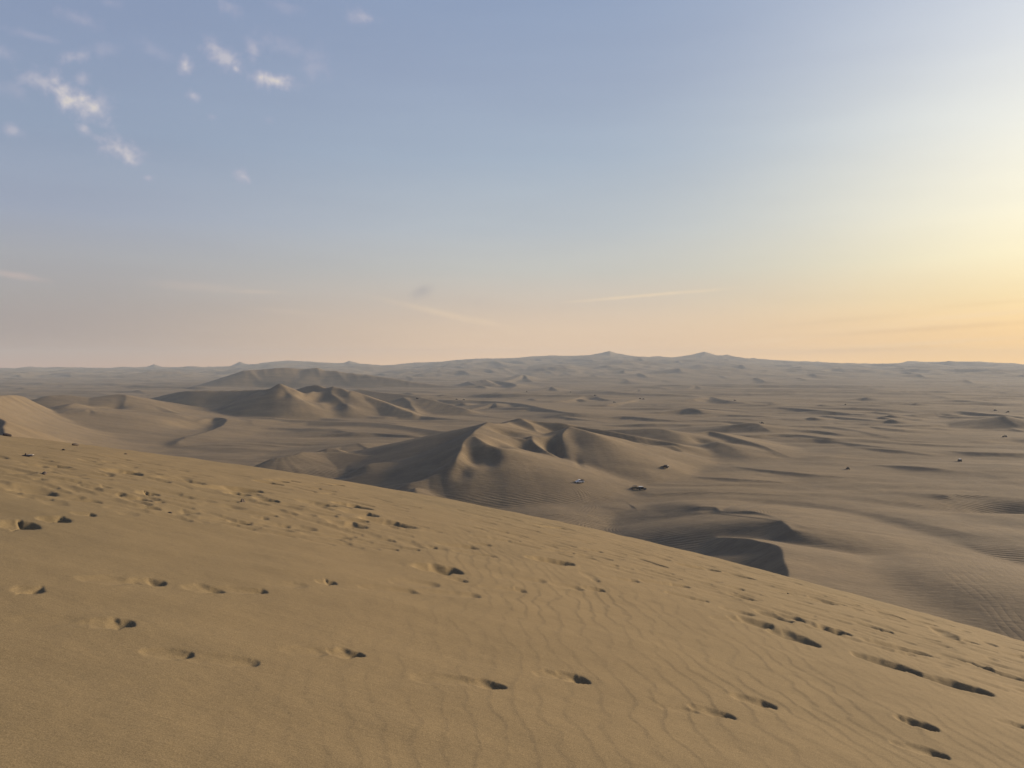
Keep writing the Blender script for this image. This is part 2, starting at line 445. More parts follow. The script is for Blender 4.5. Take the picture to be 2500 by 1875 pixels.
ridge([(350, 976, 1380), (375, 971, 1350), (400, 965, 1320), (425, 959, 1290), (450, 955, 1262), (480, 953, 1250), (540, 953, 1250), (600, 952, 1245), (660, 950, 1230)], .3, .5, .8)
NEARER = .955
ridge([(120, 966, 960), (160, 964, 980), (200, 968, 990), (235, 970, 1000), (262, 966, 1004), (290, 962, 1004), (306, 965, 996), (330, 975, 985), (352, 983, 976), (400, 998, 948),
       (440, 1010, 915), (470, 1020, 885), (500, 1028, 862)], .32, .12, .7)
ridge([(306, 965, 996), (308, 978, 960), (300, 990, 930)], .2, .4, .6)
ridge([(330, 1004, 880), (400, 1008, 880), (450, 1018, 862), (486, 1027, 850)], .15, .16, .6)
LATE = True
ridge([(470, 1036, 850), (485, 1029, 858), (505, 1023, 880), (530, 1019, 890), (550, 1023, 872), (551, 1032, 845), (538, 1042, 808), (512, 1053, 768), (482, 1061, 735), (450, 1070, 706)], .12, .6, .4)
LATE = False
ridge([(455, 1069, 705), (440, 1074, 690), (436, 1080, 672)], .1, .25, .5)
ridge([(560, 1021, 950), (600, 1018, 962), (650, 1019, 955), (700, 1024, 925), (800, 1028, 905), (900, 1031, 885), (960, 1036, 862), (1050, 1049, 795), (1130, 1056, 752)], .12, .2, .6)
ridge([(596, 1022, 905), (612, 1027, 890), (616, 1038, 850)], .1, .25, .5)
ridge([(165, 990, 850), (180, 984, 870)], .2, .2, .5)
ridge([(205, 1003, 800), (218, 1000, 815), (232, 1006, 800)], .15, .3, .5)
ridge([(120, 1015, 760), (170, 1003, 800), (200, 998, 830)], .15, .12, .8)
NEARER = 1.0
# dune flank along the left edge, running towards the viewer
ridge([(76, 985, 850), (60, 972, 800), (40, 965, 740), (5, 965, 660), (-90, 975, 560), (-280, 985, 460), (-600, 1000, 360)], .62, .46, 3.0, 1.0)
ridge([(-160, 1005, 330), (-60, 1008, 310), (-20, 1012, 300), (0, 1019, 290), (8, 1026, 280), (14, 1037, 268), (17, 1050, 252), (15, 1070, 236), (5, 1100, 215)], .5, .62, .3)
# --- ridges 2 km away
W1 = [(495, 952, 2330), (520, 944, 2350), (540, 932, 2380), (556, 922, 2400), (572, 915, 2430), (590, 908, 2450), (605, 904, 2460), (630, 902, 2480), (660, 900, 2490), (690, 897, 2500),
      (710, 898, 2500), (740, 901, 2500), (762, 898, 2500), (785, 904, 2490), (820, 905, 2480), (860, 911, 2460), (900, 915, 2440), (950, 922, 2410), (1000, 930, 2380), (1080, 940, 2340), (1150, 945, 2300)]
ridge(W1, .3, .32, 2.0)
for (u, v, d) in W1[5:17]:
    for k in range(rnd.choice((1, 1, 2))):
        uu = u + rnd.uniform(-18, 18)
        L = rnd.uniform(6, 26)
        q_ = rnd.uniform(.5, 1.1)
        ridge([(uu, v + rnd.uniform(1, 4), d), (uu + L * .5, v + 9 * q_ + 2, d - 40 * q_), (uu + L, v + 22 * q_ + 2, d - 85 * q_)], rnd.uniform(.34, .5), rnd.uniform(.4, .6), 2.0)
ridge([(880, 950, 1300), (930, 958, 1240), (990, 963, 1200), (1035, 971, 1150), (1092, 986, 1100), (1140, 999, 1060)], .3, .2, 1.0)
ridge([(985, 970, 1160), (1000, 980, 1130), (1004, 990, 1100), (1018, 1006, 1040)], .3, .5, .8)
ridge([(1150, 999, 1180), (1190, 990, 1230), (1207, 983, 1260), (1213, 990, 1220)], .12, .5, .6)
ridge([(1040, 972, 2000), (1080, 962, 2100), (1110, 949, 2250), (1145, 941, 2300), (1183, 942, 2280), (1184, 954, 2120), (1165, 972, 1900)], .18, .42, 1.5)
ridge([(1160, 932, 2600), (1200, 928, 2650), (1262, 938, 2420), (1250, 950, 2250), (1238, 962, 2050)], .18, .42, 1.5)
ridge([(1160, 976, 1720), (1190, 965, 1820), (1215, 961, 1860), (1240, 961, 1850), (1256, 968, 1760)], .1, .4, 1.0)
ridge([(1262, 960, 2000), (1300, 956, 2050), (1330, 950, 2100), (1346, 944, 2150), (1356, 951, 2050), (1370, 960, 1950)], .2, .5, 1.0)
ridge([(1230, 931, 3000), (1255, 924, 3150), (1275, 914, 3350), (1284, 922, 3200), (1300, 932, 3000)], .2, .5, 1.5)
ridge([(1510, 963, 1850), (1540, 957, 1920), (1557, 950, 2020), (1567, 962, 1860)], .15, .5, .8)
ridge([(1560, 944, 2300), (1610, 947, 2250), (1660, 954, 2100), (1686, 946, 2200), (1701, 941, 2280), (1709, 952, 2100)], .12, .42, 1.0)
ridge([(2120, 966, 1750), (2200, 962, 1840), (2270, 967, 1720), (2320, 975, 1560)], .06, .3, .8)
ridge([(1590, 884, 5600), (1612, 890, 5400), (1632, 887, 5450), (1652, 879, 5600), (1664, 890, 5300), (1656, 906, 4900)], .25, .5, 2)
ridge([(1487, 860, 6900), (1490, 868, 6600), (1500, 880, 6200)], .3, .5, 3)
ridge([(1720, 862, 6900), (1712, 872, 6500), (1730, 880, 6200)], .3, .5, 3)
ridge([(1480, 893, 5000), (1495, 884, 5400), (1520, 888, 5200), (1560, 903, 4600), (1600, 910, 4300)], .2, .2, 3)
ridge([(2000, 905, 4500), (2035, 897, 4800), (2050, 896, 4850), (2062, 906, 4500), (2075, 917, 4100)], .2, .5, 2)
ridge([(2225, 893, 5200), (2245, 893, 5150), (2265, 905, 4700), (2280, 914, 4300)], .2, .5, 2)
ridge([(1900, 930, 3400), (1915, 920, 3700), (1924, 917, 3800), (1930, 930, 3400)], .2, .5, 1.5)


def line(uv, lift, sl=.04, sr=.35, rad=.8):
    """a low wind-built crest on the plain, standing lift metres above it"""
    pts = []
    for i, (u, v) in enumerate(uv):
        L = lift * (.35 if i in (0, len(uv) - 1) else 1.0)
        pts.append((u, v, (-FLOOR - L) / -ray(u, v)[1]))
    ridge(pts, sl, sr, rad)


for uv, lift in [
    ([(1030, 975), (1080, 976), (1180, 978), (1270, 985), (1340, 999), (1400, 1008), (1480, 1012)], 7), ([(1300, 985), (1350, 978), (1395, 975), (1425, 968), (1450, 966), (1475, 974), (1540, 985)], 7),
    ([(1400, 992), (1480, 987), (1530, 980), (1560, 974), (1568, 984)], 6), ([(1640, 980), (1690, 974), (1735, 969), (1765, 976), (1830, 985)], 6),
    ([(1590, 1000), (1660, 994), (1760, 1000), (1850, 1008)], 4), ([(1430, 1024), (1520, 1016), (1600, 1022), (1700, 1030)], 4), ([(1800, 1000), (1900, 994), (2010, 1002), (2100, 1012)], 5),
    ([(2010, 1014), (2100, 1022), (2180, 1028), (2260, 1022)], 4), ([(2130, 1036), (2200, 1038), (2290, 1036), (2350, 1030)], 4), ([(2240, 984), (2330, 976), (2420, 982), (2500, 978)], 6),
    ([(1190, 998), (1240, 995), (1290, 997), (1330, 1005)], 4), ([(900, 1008), (1000, 1014), (1100, 1022), (1180, 1030)], 3), ([(560, 1052), (650, 1045), (760, 1048), (860, 1056)], 2.5),
    ([(420, 1092), (520, 1085), (620, 1090)], 2), ([(250, 1040), (340, 1034), (420, 1040), (460, 1050)], 3), ([(1000, 1050), (1080, 1056), (1150, 1062)], 2.5),
    ([(1960, 1075), (2060, 1080), (2160, 1092), (2240, 1100)], 2), ([(2090, 1092), (2180, 1098), (2260, 1108)], 2), ([(2300, 1100), (2400, 1104), (2500, 1106), (2600, 1110)], 2.5),
    ([(1800, 1140), (1900, 1150), (2010, 1160), (2120, 1168)], 1.5), ([(1700, 1165), (1800, 1168), (1900, 1176)], 1.5), ([(2150, 1135), (2260, 1140), (2330, 1150)], 2),
    ([(2050, 1290), (2200, 1300), (2350, 1325), (2500, 1352)], 1.6), ([(2000, 1255), (2150, 1275), (2300, 1290), (2500, 1305)], 1.6), ([(2150, 1330), (2300, 1352), (2500, 1392)], 1.6),
    ([(1600, 1205), (1700, 1200), (1820, 1203), (1950, 1212)], 1.2), ([(1290, 1008), (1380, 1018), (1470, 1030)], 3), ([(1500, 1038), (1600, 1034), (1700, 1036)], 3)]:
    line(uv, lift)
q_ = random.Random(23)
for i in range(150):
    v = 950 + 130 * q_.random() ** 1.25
    u = q_.uniform(-150, 2650)
    if 880 < u < 1720 and v > 1012 or u < 720 and v > 965:
        continue
    w = q_.uniform(22, 110) * (1 + (v - 950) / 160)
    tl = q_.uniform(-.03, .08)
    b_ = q_.uniform(-.02, .07)
    f_ = (v - 895) / 100
    pts = [(u - w + 2 * w * t_, v + (2 * t_ - 1) * w * tl * f_ + (t_ - .45) ** 2 * w * b_ * 4 * f_ + q_.uniform(-1, 1) * f_) for t_ in (0, .2, .4, .6, .8, 1)]
    line(pts, q_.uniform(1.2, 4.2), q_.uniform(.03, .07), q_.uniform(.16, .4))
# middle-sized horned dunes on the plain from the centre to the right
for i in range(34):
    v = 958 + 125 * q_.random() ** 1.1
    u = q_.uniform(1480, 2620) if i < 27 else q_.uniform(900, 1500)
    if u < 1960 and 1010 < v or u < 1500 and v > 985 or abs(u - 2430) < 110 and 1000 < v < 1075:
        continue
    w = q_.uniform(18, 44) * (.7 + (v - 950) / 110)
    H_ = q_.uniform(3.5, 9.5)
    d0 = (-FLOOR - H_) / -ray(u, v)[1]
    e_ = w * q_.uniform(.15, .32)
    ridge([(u - w * 1.7, v + e_ * 1.3, d0 - 10), (u - w * .9, v + e_ * .8, d0), (u - w * .35, v + e_ * .25, d0 + 6), (u, v, d0), (u + w * .35, v + e_ * .5, d0 - w * .22), (u + w * .6, v + e_ * 1.6, d0 - w * .55)],
          q_.uniform(.07, .13), q_.uniform(.42, .58), .6)
# barchans climbing the far rise
_ys = np.arange(2300, 7000, 12.0)


def rise_hit(u, v):
    kx, kz = ray(u, v)
    f = massif(kx * _ys, _ys) - kz * _ys
    i_ = np.nonzero(f >= 0)[0]
    return _ys[i_[0]] if len(i_) else None


for i in range(85):
    u = q_.uniform(700, 2600) if i < 65 else q_.uniform(-100, 700)
    v = q_.uniform(876, 940)
    d = rise_hit(u, v)
    if d is None or d > 6700:
        continue
    w, hgt = q_.uniform(12, 46), q_.uniform(2.0, 7.5)
    if q_.random() < .5:
        ridge([(u - w * 1.6, v - .5, d), (u - w * .8, v - hgt * .5, d - 20), (u - w * .3, v - hgt * .85, d), (u, v - hgt, d), (u + w * .3, v - hgt * .4, d - 90), (u + w * .5, v + 2, d - 240)], .12, .45, 2.0)
    else:
        ridge([(u - w * 1.5, v, d), (u - w * .6, v - hgt * .7, d + 30), (u + w * .2, v - hgt * .8, d + 30), (u + w * 1.4, v + 1, d - 30)], .08, .4, 2.0)
SMALL = [  # little slip-faced dunes and star dunes of the plain: apex u, v, distance, half width px, windward slope
    
    
    (1982, 910, 3700, 14), (1635, 884, 5500, 22), (1300, 877, 6000, 24),
    (1235, 890, 5000, 14), (1075, 905, 4200, 22), (1035, 909, 4000, 14), (2150, 899, 4500, 20), (2215, 903, 4300, 16),
    (2290, 969, 1650, 34), (2090, 980, 1450, 26), (1880, 904, 4400, 24), (1330, 900, 4300, 26), (1370, 898, 4400, 18), (1430, 902, 4200, 20),
    (1450, 912, 3600, 24), (1390, 896, 4500, 14), (1480, 897, 4600, 22), (1705, 872, 6300, 20), (1800, 890, 5200, 24), (2350, 905, 4000, 26), (2470, 965, 1750, 30),
    (300, 925, 3300, 40), (120, 930, 3200, 50), (420, 935, 2700, 46), (210, 945, 2300, 50), (60, 948, 2200, 40), (340, 955, 1900, 50), (930, 905, 4300, 26),
    (1000, 960, 1700, 40), (1080, 962, 1600, 34), (1300, 972, 1400, 40), (1420, 975, 1400, 36), (1640, 962, 1800, 36), (1420, 955, 1900, 34), (1600, 985, 1250, 40),
    (1820, 962, 1800, 30), (1990, 970, 1650, 40), (2180, 990, 1250, 44), (2050, 1000, 1120, 44), (1350, 1000, 1080, 50), (1480, 1010, 1000, 44), (2130, 950, 2100, 34),
    (2400, 940, 2400, 40), (2330, 1002, 1100, 40), (2440, 1000, 1130, 26), (1130, 985, 1300, 30), (1060, 1000, 1110, 30), (970, 975, 1480, 30), (930, 990, 1250, 30)]
for (u, v, d, w) in SMALL:
    px = d / FPX
    hh = rnd.uniform(.55, 1.15) if d < 2800 else rnd.uniform(.35, .8)
    v = v + w * .4 * (1 - hh)
    w2 = w * rnd.uniform(.8, 1.3)
    ridge([(u - w2 * 1.5, v + w * .34 * hh + 1, d - 6 * px), (u - w2 * .8, v + w * .26 * hh, d), (u - w2 * .3, v + w * .1 * hh, d + 3 * px), (u, v, d), (u + w * .45, v + w * .3 * hh, d - w * rnd.uniform(1, 2) * px),
           (u + w * .7, v + w * .5 * hh, d - w * rnd.uniform(2, 3.4) * px)], .13, .5, 1.0)
# rows of small sharp gullied crests half-way up the massif
for (u, v, d, n) in [(1310, 898, 4300, 7), (1600, 900, 4300, 0), (1140, 932, 2600, 5)]:
    for k in range(n):
        uu, vv = u + k * 11, v - k * 1.2 + rnd.uniform(-2, 2)
        ridge([(uu, vv, d), (uu + 8, vv + 5, d - 60), (uu + 22, vv + 11, d - 130)], .4, .5, 2.0)


HOLES = [(ray(u, v)[0] * d, d, sx, sy, dp) for (u, v, d, sx, sy, dp) in [
    (1158, 1106, 418, 6, 11, 3.0), (1198, 1106, 416, 4, 10, 2.5), (1216, 1090, 440, 6, 9, 2.5), (1236, 1056, 500, 9, 7, 2.5), (1275, 1093, 466, 8, 10, 3.5),
    (1352, 1080, 482, 6, 16, 4.5), (1412, 1122, 452, 2.5, 14, .8), (1128, 1126, 396, 5, 8, 1.8), (1340, 1042, 572, 14, 10, 3), (1560, 1092, 540, 6, 9, 2.0),
    (1648, 1090, 552, 4, 5, 1.5), (1708, 1062, 610, 9, 12, 3.0), (855, 1140, 432, 7, 8, 3), (1075, 1147, 412, 6, 8, 2), (652, 972, 1010, 8, 16, 4),
    (700, 972, 990, 8, 14, 3), (745, 970, 1000, 9, 18, 4), (772, 975, 1010, 10, 22, 5), (283, 990, 880, 12, 16, 3), (235, 1002, 840, 12, 12, 2), (830, 972, 1000, 10, 16, 4)]]


def saw(t, steep):
    f = t - np.floor(t)
    a = np.clip(f / steep, 0, 1)
    b = np.clip((1 - f) / (1 - steep), 0, 1)
    return np.where(f < steep, a ** 1.4, b ** 1.25)


def low_dunes(x, y):
    """lines of low wind-built dunes on the plain"""
    r = np.hypot(x, y)
    wx = x + 22 * pn(x / 90, y / 90, 1)
    wy = y + 44 * pn(x / 100, y / 80, 2)
    h = 0
    m1 = sstep(pn(x / 210, y / 130, 7), -.02, .38) * sstep(r, 520, 900)
    h = h + 3.4 * m1 * saw((wy * .95 + wx * .28) / 70, .22)
    wx2 = x + 90 * pn(x / 230, y / 240, 12)
    wy2 = y + 130 * pn(x / 300, y / 240, 13)
    m2 = sstep(pn(x / 600, y / 420, 17), -.2, .3) * sstep(r, 850, 1400)
    h = h + 7.5 * m2 * saw((wy2 * .93 + wx2 * .36) / 240, .22) * (1 - .4 * sstep(r, 3200, 4200))
    m3 = sstep(pn(x / 120, y / 80, 27), .05, .4) * sstep(r, 300, 520) * (1 - sstep(r, 2600, 3400))
    h = h + 1.1 * m3 * saw((wy * .96 + wx * .2) / 31, .25)
    return h


def ridge_field(px, py, pts, sl, sr, rad, con, reach):
    """upper envelope of the flanks falling away from every piece of a crest line"""
    h = np.full(px.shape, -1e9)
    for i in range(len(pts) - 1):
        ax, ay, az_ = pts[i]
        bx, by, bz = pts[i + 1]
        ex, ey = bx - ax, by - ay
        L2 = ex * ex + ey * ey + 1e-9
        t = np.clip(((px - ax) * ex + (py - ay) * ey) / L2, 0, 1)
        dx, dy = px - (ax + t * ex), py - (ay + t * ey)
        d = np.sqrt(dx * dx + dy * dy + 1e-6)
        side = (ex * dy - ey * dx) / (math.sqrt(L2) * d)
        zc = az_ + t * (bz - az_)
        D = np.sqrt(d * d + rad * rad) - rad
        w = .5 + .5 * np.clip(side, -1, 1)
        s = sr + (sl - sr) * w
        hh = zc - s * D
        if pts[0][1] < 420 and min(sl, sr) < .13:
            hh = hh - .0011 * D * D * np.clip((.2 - s) / .12, 0, 1)      # gentle windward backs round off instead of running on
        if con:
            Hh = np.maximum(zc - FLOOR, 2.0) * 1.15
            hh = hh * (1 - con) + (zc - Hh * (1 - np.exp(-s * D * 1.25 / Hh))) * con
        h = np.maximum(h, hh - sstep(D, reach * .6, reach) * 60)
    return h


def smax(a, b, k):
    h = np.maximum(k - np.abs(a - b), 0) / k
    return np.maximum(a, b) + h * h * k * .25


def valley_height(x, y):
    x = np.asarray(x, float)
    y = np.asarray(y, float)
    sh = x.shape
    x, y = x.ravel(), y.ravel()
    r = np.hypot(x, y)
    z = massif(x, y) + low_dunes(x, y)
    z = z + fbm(x / 85, y / 60, 3, 31) * 1.5 * sstep(r, 150, 420) + fbm(x / 330, y / 260, 2, 34) * 3 * sstep(r, 600, 1200)
    far = sstep(r, 1500, 2600)
    wx = x + pn(x / 26, y / 26, 51) * 1.6 + far * pn(x / 160, y / 160, 53) * 14
    wy = y + pn(x / 26, y / 26, 52) * 2.2 + far * pn(x / 160, y / 160, 54) * 22
    for late in (False, True):
        if late:
            # deflation hollows under the slip faces
            for bx, by, sx, sy, dp in ((76, 250, 28, 34, 10), (72, 300, 42, 40, 6), (88, 322, 30, 14, 3), (236, 366, 40, 12, 5), (-15, 345, 25, 25, 3), (-318, 790, 24, 55, 6)):
                z = z - dp * np.exp(-((x - bx) / sx) ** 2 - ((y - by) / sy) ** 2)
        for pts, sl, sr, rad, con, lt in R:
            if lt != late:
                continue
            dmid = pts[:, 1].mean()
            smin = max(min(sl, sr), .03)
            hgt = max((pts[:, 2] - FLOOR).max(), 2) + 12
            if dmid > 2600:
                hgt = min(hgt, 70)
            reach = min(hgt / smin * (1.8 if con else 1), 420 if dmid < 2600 else 900)
            x0, x1 = pts[:, 0].min() - reach, pts[:, 0].max() + reach
            y0, y1 = pts[:, 1].min() - reach, pts[:, 1].max() + reach
            ix = np.nonzero((wx > x0) & (wx < x1) & (wy > y0) & (wy < y1))[0]
            if len(ix) == 0:
                continue
            h = ridge_field(wx[ix], wy[ix], pts, sl, sr, rad, con, reach)
            k = 1.5 if dmid < 700 else (4.0 if dmid < 1600 else 9.0)
            if pts[:, 2].max() - FLOOR < 9 and dmid < 1400:
                k = 1.2
            z[ix] = smax(z[ix], h, k)
    for hx, hy, sx, sy, dp in HOLES:
        k_ = (np.abs(x - hx) < 4 * sx) & (np.abs(y - hy) < 4 * sy)
        if k_.any():
            z[k_] -= dp * np.exp(-((x[k_] - hx) / sx) ** 2 - ((y[k_] - hy) / sy) ** 2)
    z = z + fbm(x / 9, y / 14, 2, 61) * .12 * sstep(r, 120, 300)
    return z.reshape(sh)


# ------------------------------------------------------------------ near dune relief
NA, NB, NC, NQ = -0.20285, -0.06337, 0.0025, 1.3


def near_base(x, y):
    x = np.asarray(x, float)
    y = np.asarray(y, float)
    r = np.maximum(np.hypot(x, y), 1e-6)
    s, c = x / r, y / r
    L = NA * s + NB * c
    C = NC * (c * c + NQ * s * s)
    r1 = (0.60 + L) / (2 * C)
    r1 = np.maximum(r1, 1)
    z = -EYE + L * r - C * r * r
    z1 = -EYE + L * r1 - C * r1 * r1
    z = np.where(r < r1, z, z1 - 0.60 * (r - r1))
    # broad soft swells
    z = z + .035 * fbm(x / 3.1, y / 2.3, 3, 71) * sstep(r, 2, 6) + .10 * pn(x / 14, y / 11, 75) * sstep(r, 8, 18) + .022 * fbm(x / 1.1, y / 2.2, 3, 78) * sstep(r, 12, 18)
    return np.maximum(z, -84.0)


def near_hit(u, v):
    """where the line of sight through (u, v) meets the near dune"""
    kx, kz = ray(u, v)
    ys = np.concatenate([np.linspace(1.5, 10, 500), np.linspace(10, 34, 700)])
    f = near_base(kx * ys, ys) - kz * ys
    i = np.nonzero(f >= 0)[0]
    yy = ys[i[0]] if len(i) else ys[np.argmax(f)]
    return kx * yy, yy


# footprints: end points in the photograph, depth (cm), half width (cm)
F3 = [
    (745, 1303, 850, 1312, 3, 13), (854, 1303, 951, 1317, 4, 11), (760, 1319, 853, 1327, 2, 9), (912, 1268, 980, 1282, 9, 22), (794, 1264, 890, 1272, 4, 12),
    (823, 1275, 880, 1285, 5, 20), (1035, 1295, 1075, 1299, 1.5, 8), (995, 1331, 1025, 1336, 2, 9), (1043, 1332, 1062, 1337, 4, 8), (1077, 1329, 1157, 1337, 4, 12),
    (1109, 1345, 1206, 1358, 3, 9), (1152, 1309, 1243, 1320, 2.5, 7), (1152, 1325, 1197, 1331, 4, 8), (1301, 1318, 1378, 1330, 3, 9), (1308, 1338, 1367, 1346, 3, 12),
    (1312, 1366, 1382, 1375, 7, 15), (1032, 1385, 1112, 1393, 7, 15), (1098, 1409, 1129, 1419, 4, 8), (960, 1420, 1062, 1426, 3, 14), (885, 1434, 1016, 1444, 3, 10),
    (1030, 1445, 1166, 1455, 3, 10), (780, 1420, 812, 1423, 5, 9), (1222, 1411, 1326, 1418, 3, 11), (1179, 1433, 1277, 1442, 3, 8), (1245, 1436, 1277, 1442, 4, 8),
    (1355, 1427, 1419, 1437, 4, 12), (1425, 1436, 1470, 1441, 6, 8), (1423, 1396, 1458, 1420, 2, 7), (1470, 1408, 1552, 1418, 5, 10), (1398, 1337, 1466, 1347, 4, 9),
    (1405, 1353, 1443, 1358, 4, 7), (1487, 1378, 1508, 1381, 4, 8), (1480, 1345, 1530, 1358, 2, 6), (1560, 1364, 1626, 1385, 5, 7), (1570, 1419, 1676, 1432, 7, 10),
    (1630, 1447, 1728, 1468, 7, 9), (1665, 1379, 1749, 1393, 6, 11), (1690, 1376, 1745, 1392, 4, 8), (1773, 1399, 1830, 1411, 6, 11), (1837, 1420, 1888, 1432, 4, 10),
    (1773, 1432, 1812, 1438, 5, 9), (1791, 1453, 1836, 1463, 7, 11), (1740, 1509, 1830, 1519, 3, 8), (1800, 1512, 1880, 1526, 7, 13), (1769, 1484, 1833, 1500, 6, 11),
    (1864, 1494, 1922, 1515, 8, 11), (1900, 1496, 1958, 1514, 7, 10), (1941, 1456, 2028, 1474, 5, 9), (1943, 1464, 1980, 1474, 5, 9), (1890, 1538, 1985, 1572, 10, 13),
    (1884, 1534, 1930, 1546, 6, 12), (1988, 1528, 2063, 1545, 10, 13), (2099, 1521, 2169, 1543, 8, 8), (2132, 1567, 2254, 1595, 8, 13), (2150, 1585, 2235, 1600, 4, 8),
    (2104, 1602, 2222, 1636, 10, 12), (2265, 1654, 2400, 1688, 11, 12), (2308, 1598, 2412, 1630, 9, 10), (2320, 1592, 2420, 1612, 4, 7), (2412, 1633, 2540, 1672, 11, 12),
    (2449, 1673, 2512, 1688, 5, 9), (2143, 1492, 2206, 1511, 8, 8), (2214, 1510, 2286, 1528, 6, 9), (2290, 1536, 2325, 1560, 9, 12), (2360, 1564, 2380, 1570, 8, 9),
    (2433, 1572, 2494, 1588, 9, 10), (2442, 1592, 2520, 1608, 7, 9), (2079, 1474, 2094, 1478, 6, 8), (2066, 1481, 2106, 1491, 5, 7), (1800, 1700, 1886, 1724, 6, 6.5),
    (1690, 1726, 1790, 1752, 5, 7), (1610, 1725, 1700, 1738, 1.5, 5), (2205, 1757, 2278, 1780, 6.5, 5.5), (2175, 1812, 2310, 1850, 3.5, 8), (2230, 1822, 2305, 1846, 6, 5.5),
    (2443, 1761, 2510, 1776, 5, 6),
    (50, 1134, 112, 1139, 4, 12), (108, 1135, 156, 1139, 5, 12), (95, 1142, 160, 1150, 2, 26), (163, 1136, 260, 1150, 2, 22), (167, 1148, 265, 1161, 4, 12), (34, 1149, 54, 1153, 4, 16),
    (104, 1157, 203, 1165, 2.5, 12), (72, 1165, 99, 1170, 3, 12), (-30, 1184, 64, 1189, 4, 12), (62, 1189, 101, 1202, 6, 18), (112, 1213, 237, 1224, 4, 12), (283, 1148, 318, 1154, 8, 26),
    (405, 1166, 475, 1177, 6, 20), (181, 1179, 199, 1181, 3, 10), (240, 1185, 260, 1188, 4, 11), (272, 1203, 295, 1206, 4, 9), (346, 1201, 374, 1205, 6, 14), (314, 1213, 344, 1218, 6, 13),
    (372, 1222, 390, 1225, 4, 10), (318, 1235, 385, 1241, 4, 9), (193, 1253, 219, 1257, 4, 9), (119, 1266, 152, 1270, 6, 10), (24, 1280, 66, 1284, 6, 14), (421, 1244, 459, 1249, 3, 14),
    (258, 1127, 276, 1129, 3, 10), (418, 1146, 452, 1150, 3, 14), (515, 1188, 612, 1196, 7, 22), (560, 1203, 603, 1207, 6, 14), (490, 1231, 583, 1238, 3, 16), (634, 1216, 668, 1223, 7, 10),
    (668, 1226, 737, 1236, 3, 11), (748, 1223, 802, 1233, 6, 18), (765, 1237, 825, 1247, 3, 9), (834, 1230, 892, 1241, 9, 20), (863, 1248, 897, 1256, 7, 22), (632, 1175, 678, 1183, 6, 16),
    (660, 1172, 694, 1176, 5, 12), (693, 1171, 721, 1175, 5, 12), (777, 1180, 802, 1184, 5, 13), (811, 1183, 832, 1185, 5, 11), (767, 1191, 782, 1193, 4, 9), (749, 1200, 816, 1206, 3, 8),
    (540, 1154, 606, 1164, 3, 12), (500, 1267, 580, 1272, 3, 10), (580, 1272, 597, 1277, 5, 9), (643, 1276, 700, 1283, 4, 10), (695, 1280, 742, 1292, 3, 7), (944, 1210, 974, 1214, 4, 14),
    (634, 1264, 645, 1266, 3, 9), (195, 1415, 350, 1421, 3, 11), (340, 1419, 388, 1423, 5.5, 10), (460, 1435, 530, 1440, 4.5, 10), (520, 1437, 650, 1445, 3.5, 7), (670, 1425, 740, 1430, 1.5, 11),
    (52, 1440, 92, 1446, 4, 9), (48, 1513, 230, 1522, 1.5, 9), (225, 1521, 314, 1526, 5.5, 8.5), (352, 1592, 475, 1600, 3.5, 7), (470, 1606, 625, 1620, 2.5, 7), (700, 1588, 800, 1594, 2, 8),
    (800, 1591, 880, 1598, 5.5, 7.5), (1020, 1655, 1150, 1664, 2.5, 8), (1140, 1663, 1220, 1675, 6, 7), (1310, 1645, 1375, 1650, 3, 7), (1370, 1649, 1428, 1661, 7, 7.5),
    (1921, 1417, 1953, 1425, 4, 12), (1992, 1460, 2029, 1473, 7, 12), (2022, 1452, 2033, 1455, 6, 10), (2036, 1451, 2064, 1455, 4, 8), (2123, 1478, 2143, 1485, 4, 9), (2137, 1505, 2159, 1511, 4, 6),
    (2248, 1509, 2260, 1511, 5, 8), (2343, 1539, 2364, 1542, 5, 8), (2386, 1548, 2400, 1553, 6, 9), (2424, 1560, 2437, 1563, 6, 9), (2408, 1567, 2420, 1574, 7, 7), (2226, 1566, 2247, 1571, 4, 6),
    (1290, 1276, 1320, 1280, 3, 12), (1316, 1283, 1375, 1290, 6, 10), (1420, 1292, 1434, 1296, 4, 9), (1110, 1243, 1130, 1246, 3, 12), (1160, 1258, 1190, 1262, 4, 9),
    (1600, 1350, 1640, 1362, 3, 7), (1850, 1400, 1900, 1414, 3, 8), (2300, 1520, 2330, 1530, 5, 9), (2460, 1556, 2490, 1566, 6, 9), (1960, 1440, 2010, 1452, 3, 9)]
PR = []
for (u1, v1, u2, v2, dep, hw) in F3:
    a, b = near_hit(u1, v1), near_hit(u2, v2)
    if u1 > 1700 and dep >= 5:
        hw *= 1.35
    if v1 > 1400 and u1 < 1700:
        dep *= .9
        hw *= 1.15
    if v1 < 1400:
        hw *= 1.25
        dep *= 1.3
    L = math.hypot(b[0] - a[0], b[1] - a[1])
    k = min(hw * (.003 if dep >= 6.5 else .004), L * .3) / max(L, .01)
    PR.append((a[0] + (b[0] - a[0]) * k, a[1] + (b[1] - a[1]) * k, b[0] - (b[0] - a[0]) * k, b[1] - (b[1] - a[1]) * k, dep * .0086, hw * .01, 1.0))
